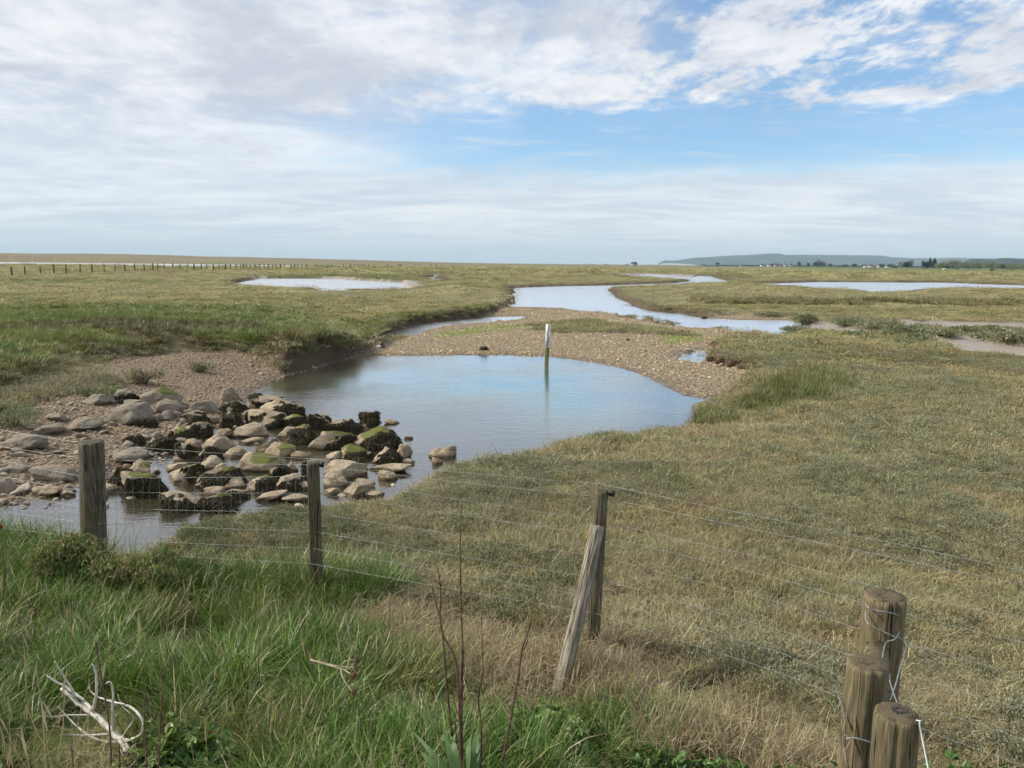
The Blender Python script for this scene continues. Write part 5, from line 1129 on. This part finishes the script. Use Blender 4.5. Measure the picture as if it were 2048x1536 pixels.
# ------------------------------------------------------------------ bushes and trees
def bush_soup(rr, w, h, d, n, leaf, up=.6, twig=0.0):
    s = Soup(); lobes = [(rr.uniform(-.32, .32)*w, rr.uniform(-.3, .3)*d, rr.uniform(.25, .62)*h, rr.uniform(.26, .42)) for _ in range(max(4, int(5*w/h)))]
    for _ in range(n):
        lx, ly, lz, lr = lobes[rr.integers(len(lobes))]; v = rr.normal(size=3); v /= np.linalg.norm(v); v *= rr.uniform(.55, 1.05)
        p = np.array([lx+v[0]*lr*w*.75, ly+v[1]*lr*d*.75, max(.02*h, lz+v[2]*lr*h)])
        if p[2] < .05*h: p[2] = rr.uniform(0, .3)*h
        dr = np.array([rr.normal(), rr.normal(), abs(rr.normal())*up*2]); dr /= np.linalg.norm(dr); sd = rr.normal(size=3); sd = np.cross(dr, sd); sd /= np.linalg.norm(sd)+1e-6
        ln = leaf*rr.uniform(.6, 1.5); ww = ln*rr.uniform(.35, .6)
        s.add([p-sd*ww*.2, p+dr*ln*.5-sd*ww*.5, p+dr*ln, p+dr*ln*.5+sd*ww*.5], [[0, 1, 2, 3]], c=[(rr.uniform(.65, 1.35), float(rr.uniform() < twig), 0, 1)]*4)
    return s
def bush(nm, lab, u, v, wpx, hpx, mat, n=900, leaf=None, cat='bush', z=None, group=None, up=.6, twig=.1, dz=0.0, stems=True):
    p = on_ground(u, v, 0.0) if z is None else at_z(u, v, z); s_ = FPX/depth_of(p); w_, h_ = wpx/s_, hpx/s_
    rr = np.random.default_rng(int(u*7+v)); o = empty(nm, p+np.array([0, 0, dz]), lab, cat, group)
    soup_link('foliage', bush_soup(rr, w_, h_, w_*.7, n, leaf or max(h_*.12, .8/s_), up, twig), mat, o, False)
    if stems:
        s = Soup()
        for k in range(5): a_ = k*1.3; tube(s, [np.array([0, 0, -.03]), np.array([math.cos(a_)*w_*.12, math.sin(a_)*w_*.1, h_*.3]), np.array([math.cos(a_)*w_*.3, math.sin(a_)*w_*.22, h_*.7])], [h_*.03, h_*.022, h_*.01], 5)
        soup_link('stems', s, m_bark, o)
    return o
m_blite = foliage('sea_blite', (.12, .17, .055), (.20, .25, .09), (.30, .25, .13), 5, .35)
bush('shrub', 'grey-green sea blite bush growing round the foot of the thick corner post', 160, 1160, 165, 98, m_blite, 7500, .026, z=.74, twig=.35, up=1.6)
bush('shrub', 'green leafy bush growing low between the corner post and the rocks in front', 275, 1165, 150, 62, m_blite, 3600, .032, z=.76, twig=.4, up=1.5)
bush('shrub', 'twiggy pale grey bush on the shingle at the back of the left shore', 290, 768, 74, 34, m_scrub, 1800, .05, twig=.75, up=1.4)
bush('shrub', 'smaller grey-green bush on the shingle right of the twiggy one', 405, 745, 52, 22, m_scrub, 1200, .045, twig=.3)
bush('shrub', 'dark green bush over the stone slab at the left shore', 205, 795, 95, 26, m_scrub, 1500, .04, twig=.1)
bush('shrub', 'dark green bush at the left edge of the photo above the slabs', 30, 850, 110, 40, m_scrub, 1700, .04, twig=.05)
bush('shrub', 'round grey-green bush at the end of the channel beside the mud', 1606, 648, 58, 24, m_scrub, 1500, .09, twig=.05)
for u, v, w_, h_, lab in ((1540, 634, 66, 12, 'low dark bush on the bank edge left of the round grey-green bush'), (1590, 663, 60, 10, 'grey-green bush on the near shore of the channel end'), (1690, 652, 70, 16, 'dark low bush on the mud, first island from the left'), (1752, 658, 84, 16, 'broad dark green bush on the largest mud island'), (1712, 674, 60, 12, 'low bush on the near mud shore left of the islands'),
    (1808, 667, 86, 20, 'pale grey-green bush on the middle mud island'), (1835, 680, 52, 12, 'small pale bush on the near tip below the middle island'), (1890, 671, 60, 12, 'dark low bush at the right end of the middle island'), (1930, 664, 66, 12, 'dark trailing bush at the left tip of the right island'), (1978, 664, 60, 14, 'grey-green bush in the middle of the right island'), (2020, 682, 84, 20, 'large pale bush at the right edge on the right island'), (1970, 679, 50, 10, 'green low bush at the near side of the right island')):
    bush('shrub', lab, u, v, w_, h_, m_scrub, 900, .10, group='bushes on the mud islands', twig=.12)
def tree(nm, lab, u, vb, wpx, hpx, dist, mat, n=700, group='trees beyond the marsh', cone=False):
    b = at_d(u, vb, dist); s_ = FPX/dist; w_, h_ = wpx/s_, hpx/s_; rr = np.random.default_rng(int(u*3)); o = empty(nm, b, lab, 'tree', group)
    s = Soup(); tube(s, [np.array([0, 0, -1.5]), np.array([0, 0, h_*.5]), np.array([w_*.03, 0, h_*.85])], [h_*.035, h_*.025, h_*.01], 6); 
    for k in range(4): a_ = k*1.7; tube(s, [np.array([0, 0, h_*(.25+.1*k)]), np.array([math.cos(a_)*w_*.25, math.sin(a_)*w_*.25, h_*(.45+.1*k)])], [h_*.016, h_*.006], 5)
    soup_link('trunk', s, m_bark, o)
    f = bush_soup(rr, w_, h_*1.0, w_*.8, n, h_*.11, .6, .08)
    if cone:
        for j, q in enumerate(f.V): f.V[j] = q*np.array([1-.55*max(0, q[2]/h_), 1-.55*max(0, q[2]/h_), 1.12])
    soup_link('crown', f, mat, o, False)
for u, vb, w_, h_, dist, mat, lab, cn in ((1806, 533, 14, 10, 900, m_pine, 'dark rounded pine left of the dark pine pair', False), (1813, 533, 8, 9, 900, m_pine, 'small dark tree touching the left rounded pine', False), (1848, 534, 12, 12, 850, m_pine, 'dark pine, left one of the tall dark group', False), (1853, 534, 9, 13, 850, m_pine, 'dark pine in the middle of the tall dark group', False), (1859, 534, 7, 15, 850, m_pine, 'narrow upright dark cypress in the dark group', True), (1868, 535, 12, 16, 830, m_pine, 'tallest dark pine beside the pale willows', True),
    (1884, 536, 26, 14, 800, m_willow, 'pale willow right beside the tallest dark pine', False), (1906, 536, 30, 15, 800, m_willow, 'highest pale willow in the right tree belt', False), (1930, 537, 30, 12, 800, m_willow, 'pale rounded willow below the blue wood', False), (1956, 537, 30, 13, 790, m_willow, 'pale bright willow, centre of the right tree belt', False), (1982, 538, 26, 14, 790, m_willow, 'yellowish willow in the right belt before the darker wood', False), (2004, 538, 24, 10, 790, m_bushd, 'darker low tree between the last willows', False), (2024, 538, 28, 12, 780, m_willow, 'dull green willow near the right edge', False), (2048, 539, 30, 13, 780, m_willow, 'willow cut by the right edge', False), (1895, 537, 20, 8, 780, m_bushd, 'low dark shrub tree before the willows', False),
    (1820, 533, 14, 12, 1000, m_purple, 'bare purplish tree behind the dark rounded pine', False), (1642, 531, 18, 11, 1200, m_purple, 'broad bare purplish tree in the middle of the far tree line', False), (1630, 531, 10, 8, 1200, m_purple, 'smaller bare tree left of the broad purplish one', False), (1710, 532, 9, 6, 1100, m_pine, 'small dark tree between the white houses', False), (1728, 532, 8, 5, 1100, m_pine, 'small dark tree touching the roof of a white house', False), (1763, 533, 14, 6, 1050, m_pine, 'low dark tree right of the largest white house', False),
    (1600, 531, 9, 8, 1250, m_purple, 'thin bare tree in the left part of the far tree line', False), (1618, 531, 8, 6, 1250, m_bushd, 'small green tree in the left part of the far tree line', False), (1545, 530, 7, 5, 1300, m_pine, 'small dark tree left of the scattered far houses', False), (1435, 529, 6, 5, 1300, m_pine, 'small dark tree at the left end of the far houses', False), (1782, 533, 16, 6, 1000, m_bushd, 'low green tree left of the rounded pine', False), (1690, 532, 12, 5, 1150, m_bushd, 'low hedge-like tree left of the small dark tree', False), (1660, 531, 10, 5, 1200, m_bushd, 'low green tree right of the broad purplish one', False)):
    tree('pine_tree' if mat is m_pine else ('willow_tree' if mat is m_willow else 'tree'), lab, u, vb+2.0, w_*1.15, h_*1.3, dist, mat, 900, cone=cn)
# bushes on the far pasture
rr = np.random.default_rng(77)
FB = [(1745, 541, 26, 6, 'largest dark bush on the far green pasture'), (1788, 538, 12, 7, 'round dark bush in the middle of the far pasture'), (1915, 540, 16, 6, 'dark green round bush right of the white van'), (1960, 544, 30, 5, 'long low bush on the right part of the far pasture'), (1985, 543, 16, 7, 'green bush beside the long low one on the pasture'), (1680, 536, 22, 4, 'low dark bush at the left end of the far pasture'), (1850, 540, 26, 4, 'low dark hedge bush below the dark pines'), (2030, 543, 30, 5, 'low bush on the pasture by the right edge'),
      (1212, 530, 10, 3, 'tiny dark bush left of the lone hut'), (1255, 531, 12, 4, 'dark bush just left of the lone hut'), (1300, 531, 24, 3, 'dark low bush line right of the lone hut'), (1340, 532, 30, 3, 'low dark bush under the tip of the headland'), (1407, 532, 16, 4, 'dark bush left of the far houses'), (1500, 533, 20, 3, 'low bush under the scattered far houses'), (1560, 533, 24, 3, 'low green bush right under the scattered far houses'), (1180, 529, 26, 2.5, 'faint dark bush line left of centre on the horizon'), (750, 527, 10, 3, 'tiny dark bush on the ridge over the left fence'), (225, 541, 10, 4, 'small dark bush below the left fence')]
for u, v, w_, h_, lab in FB:
    hv = CY-FPX*math.tan(PITCH)+(u-CX)*math.tan(ROLL); dist = min(950, max(120, 2.6/max((v-hv), 1.6)*FPX))
    p = at_d(u, v, dist); s_ = FPX/dist; o = empty('bush', p+np.array([0, 0, -.3]), lab, 'bush', 'bushes on the far pasture')
    soup_link('foliage', bush_soup(np.random.default_rng(int(u)), w_/s_, h_/s_*1.2, w_/s_*.6, 420, h_/s_*.14, .5, .1), m_bushd, o, False)
# ------------------------------------------------------------------ far fence on the left and its posts
m_fp = m_simple('fence_post_dark', (.05, .042, .03), (.11, .09, .065), 3)
ff = empty('field_fence', at_z(24, 551, .5), 'long wooden post fence running into the distance across the left field', 'fence')
FPX_ = [24, 50.5, 81.5, 108.5, 133, 160.5, 184.5, 209, 230.5, 250, 270, 288.5, 306, 316, 329, 346.5, 360, 376, 388.5, 403, 414, 427, 438.5, 451, 461, 472, 482, 487.5, 494, 500.5, 510.5, 519.5, 528.5, 537, 545.5, 553, 561, 569.5, 582, 589.5, 596, 603, 612.5, 631, 656, 664, 687, 701, 709, 715, 720, 725, 730, 737, 748, 775, 797, 800.5, 803, 830, 838, 861, 873, 884, 905]
base_v = lambda u: float(np.interp(u, [0, 24, 133, 230, 330, 450, 560, 700, 905], [553, 551, 547, 543.5, 541, 539.5, 536.5, 535, 533.5]))
hts = lambda u: float(np.interp(u, [0, 24, 133, 230, 330, 450, 560, 700, 905], [17, 17, 18.5, 15, 14.5, 12, 8.5, 7, 4.5]))
rr = np.random.default_rng(4)
def far_post(u, vb, hp, wpx):
    z0 = .45; p = at_z(u, vb, z0)
    if p[1] < 0 or p[1] > 900: p = at_d(u, vb, 420)
    s_ = FPX/depth_of(p); s = Soup(); tl = rr.normal()*.02; hh_ = hp/s_*rr.uniform(.92, 1.05)
    o3 = np.array(p)-np.array(ff.location); tube(s, [o3+np.array([0, 0, -.3]), o3+np.array([tl, 0, hh_*.5]), o3+np.array([tl*2, 0, hh_])], wpx/s_*.5*rr.uniform(.8, 1.15), 6)
    soup_link('post', s, m_fp, ff, False); return np.array(p), hh_
ptsf = []
for i, u in enumerate(FPX_):
    p, hh_ = far_post(u, base_v(u), hts(u), 3.0 if i < 2 else (1.9 if i % 3 else 2.6) if u < 600 else 1.6); ptsf.append((p, hh_))
s = Soup()
for (p, h1), (q, h2) in zip(ptsf[:-1], ptsf[1:]):
    o3 = np.array(ff.location)
    for f_ in (.45, .9): tube(s, [p+np.array([0, 0, h1*f_])-o3, q+np.array([0, 0, h2*f_])-o3], .007, 3, False)
soup_link('wire', s, m_fp, ff)
for (u0, v0, u1, v1) in ((316, 532, 329, 532.5), (612, 530.5, 690, 534), (612, 534.5, 690, 536), (631, 531, 700, 534)):
    s = Soup(); d_ = depth_of(at_z(u0, base_v(u0), .45)); d1 = depth_of(at_z(u1, base_v(u1), .45)); tube(s, [at_d(u0, v0, d_)-np.array(ff.location), at_d(u1, v1, d1)-np.array(ff.location)], .09, 5); soup_link('rail', s, m_fp, ff)
# small upright dead stalks in the left field
for u, v, h_, lab in ((589, 612, 14, 'thin upright dead stem, left of three on the field edge'), (606, 612, 17, 'thin upright dead stem, middle of three on the field edge'), (614, 611, 15, 'thin upright dead stem, right of three on the field edge'), (446, 622, 16, 'lone reddish dead stem rising from the dark patch of the left field')):
    p = at_z(u, v, .62); s_ = FPX/depth_of(p); o = empty('dead_stalk', p, lab, 'dead stalk'); s = Soup(); tube(s, [np.zeros(3), np.array([.02, 0, h_/s_*.5]), np.array([.0, 0, h_/s_])], .016, 5); soup_link('stem', s, m_stem, o)

# ------------------------------------------------------------------ hut, houses, van, markers
m_roof = m_simple('dark_roof', (.045, .045, .05), (.08, .08, .085), .8); m_wallp = m_simple('pale_wall', (.42, .40, .37), (.52, .50, .46), .5); m_wallw = m_simple('white_wall', (.74, .73, .70), (.82, .81, .78), .5); m_glass = m_simple('dark_window', (.03, .035, .04), (.06, .065, .07), .5, .2); m_rroof = m_simple('brown_roof', (.08, .065, .06), (.12, .10, .09), .8)
def house(lab, u, vb, wpx, hpx, dist, wall, roof, cat='house', nm='house', roofs=.55):
    b = at_d(u, vb, dist); s_ = FPX/dist; W, H = wpx/s_, hpx/s_; D = W*.6; o = empty(nm, b, lab, cat, None); hw = H*(1-roofs)
    s = Soup(); box(s, (0, 0, hw/2-.6), (W/2, D/2, hw/2+.6)); wl = soup_link('wall', s, wall, o, False)
    s = Soup(); e = .3; V = [np.array(v_) for v_ in ((-W/2-e, -D/2-e, hw), (W/2+e, -D/2-e, hw), (W/2+e, D/2+e, hw), (-W/2-e, D/2+e, hw), (-W*.40, 0, H), (W*.40, 0, H), (-W/2-e, -D/2-e, hw-.15), (W/2+e, -D/2-e, hw-.15), (W/2+e, D/2+e, hw-.15), (-W/2-e, D/2+e, hw-.15))]
    s.add(V, [[0, 1, 5, 4], [2, 3, 4, 5], [0, 6, 7, 1], [1, 7, 8, 2], [2, 8, 9, 3], [3, 9, 6, 0], [6, 9, 8, 7]], [[0, 4, 3], [1, 2, 5]]); rf = soup_link('roof', s, roof, o, False)
    for c in (-.25, .25):
        s = Soup(); box(s, (W*c, -D/2-.02, hw*.5), (W*.07, .03, hw*.22)); soup_link('window', s, m_glass, o, False)
    s = Soup(); box(s, (0, -D/2-.02, hw*.35), (W*.05, .03, hw*.33)); soup_link('door', s, m_roof, o, False)
    s = Soup(); box(s, (W*.28, 0, H), (W*.04, W*.04, H*.09)); soup_link('chimney', s, roof, rf, False)
house('lone hut with a dark pitched roof standing on the flat horizon right of centre', 1268, 530.5, 12, 6.5, 1000, m_wallp, m_roof, 'hut', 'hut', .62)
HS = [(1524, 531, 6, 4, 'pale far house, leftmost of the scattered row'), (1482, 531, 5, 3, 'tiny far cottage just left of the scattered row'), (1538, 531, 7, 4, 'far house second in the scattered row'), (1552, 531, 8, 5, 'far house with pale walls third in the scattered row'), (1570, 531, 5, 5, 'narrow white far house in the scattered row'), (1581, 531, 6, 5, 'white far house, rightmost of the scattered row'), (1560, 531, 5, 3.5, 'small dark-roofed far house amid the row'), (1740, 533, 10, 5, 'white house with a low roof left of the dark low tree'), (1757, 533, 5, 6, 'narrow white gabled house beside the dark low tree'), (1774, 533, 6, 4, 'small pale house right of the dark low tree'), (1730, 533, 6, 4, 'brown-roofed house touching the small dark tree')]
for i, (u, v, w_, h_, lab) in enumerate(HS): house(lab, u, v+1, w_, h_, 1150 if u < 1700 else 1000, m_wallw if i % 2 == 0 or u > 1735 else m_wallp, m_rroof if i % 3 else m_roof)
vb_ = at_d(1888.5, 540, 430); vn = empty('van', vb_, 'white van parked on the far green pasture before the willows', 'van'); 
s = Soup(); box(s, (0, 0, .55), (.85, .45, .45)); soup_link('body', s, m_white, vn, False)
s = Soup(); box(s, (-.98, 0, .38), (.16, .42, .28)); soup_link('cab', s, m_white, vn, False)
s = Soup(); box(s, (-.5, -.455, .72), (.2, .02, .12)); soup_link('window', s, m_glass, vn, False)
for x in (-.6, .55):
    s = Soup(); tube(s, [np.array([x, -.5, .14]), np.array([x, -.38, .14])], .15, 12); soup_link('wheel', s, m_black, vn)
# ------------------------------------------------------------------ headland and woods on the skyline
def skyline(nm, dist, prof, mat, base=-20, depthk=.25, kind='structure'):
    us = np.linspace(prof[0][0], prof[-1][0], 260); vs = np.interp(us, [p_[0] for p_ in prof], [p_[1] for p_ in prof])
    V = []; Q = []; rows_ = 14; rr = np.random.default_rng(1)
    for j in range(rows_):
        f_ = j/(rows_-1)                                     # 0 at the near foot, 1 at the crest, then down behind
        for i, (u, v) in enumerate(zip(us, vs)):
            top = at_d(u, v+.35*(vnoise(np.array([u*.35]), np.array([0.]), 3)[0]-.5), dist)
            hgt_ = (top[2]+2)*(math.sin(min(1, f_/.7)*math.pi/2)**.8 if f_ <= .7 else 1-(f_-.7)/.3*.5)
            hgt_ *= 1+.12*(vnoise(np.array([u*.06]), np.array([f_*4.]), 9)[0]-.5)*(0 < f_ < .65)
            k_ = 1+depthk*(f_-.7); V.append(np.array([top[0]*k_, top[1]*k_, -2+hgt_]))
    n = len(us)
    for j in range(rows_-1):
        for i in range(n-1): Q.append([j*n+i, j*n+i+1, (j+1)*n+i+1, (j+1)*n+i])
    return link(nm, new_mesh(nm, np.array(V), np.array(Q)), mat, kind=kind)
m_hill, nt = nmat('wooded_hill'); g = G(nt); p = g.geo('Position'); n = g.noise(p, .004, 5, .6); n2 = g.noise(p, .015, 4, .6)
c = g.mix(g.ramp(n, .4, .6), (.022, .042, .046), (.055, .080, .065)); c = g.mix(g.ramp(n2, .55, .7, 0, .6), c, (.02, .035, .03)); g.out(g.bsdf(c, .95, None, .1))
m_chalk = m_simple('chalk', (.30, .29, .27), (.50, .48, .45), .006)
HORZ = lambda u: CY-FPX*math.tan(PITCH)+(u-CX)*math.tan(ROLL)
skyline('hills', 7600, [(1316, 527.5), (1322, 524), (1330, 521), (1340, 521.5), (1352, 521), (1368, 518.5), (1388, 515.5), (1420, 514), (1440, 512.5), (1480, 510.5), (1510, 509), (1530, 507.5), (1556, 506.5), (1564, 508), (1572, 510), (1600, 509.5), (1640, 509.5), (1680, 510.3), (1730, 510.5), (1760, 511), (1772, 512), (1780, 514.5), (1800, 515.5), (1830, 516.5), (1870, 516.5), (1900, 515.5), (1930, 515.5), (1950, 517), (2000, 517), (2048, 517), (2400, 520)], m_hill)
skyline('chalk_cliff', 6100, [(1318, 529.3), (1326, 527), (1345, 526.8), (1365, 527.3), (1390, 529.3)], m_chalk, depthk=.01)
skyline('distant_wood', 2300, [(1925, 524), (1936, 520), (1948, 516.5), (1960, 518), (1990, 518.5), (2010, 516), (2030, 516.5), (2048, 519), (2100, 517), (2400, 519)], m_hill, depthk=.1)
skyline('coastal_plain', 1500, [(1395, 531.5), (1420, 530), (1500, 529.5), (1600, 529.5), (1700, 530), (1790, 531), (1850, 531.5), (2400, 534)], m_hill, depthk=.1)
# ------------------------------------------------------------------ haze: the damp sea air
s = Soup(); box(s, (0, 3000, 88), (9500, 9500, 93)); hz = soup_link('haze', s, None, None, False, kind='stuff')
m_haze, nt = nmat('sea_air'); g = G(nt)
vo = g.n('ShaderNodeVolumePrincipled'); vo.inputs['Color'].default_value = (.66, .86, 1.0, 1); vo.inputs['Density'].default_value = .00008; vo.inputs['Anisotropy'].default_value = 0.0
o_ = g.n('ShaderNodeOutputMaterial'); nt.links.new(vo.outputs[0], o_.inputs['Volume']); hz.data.materials.append(m_haze)
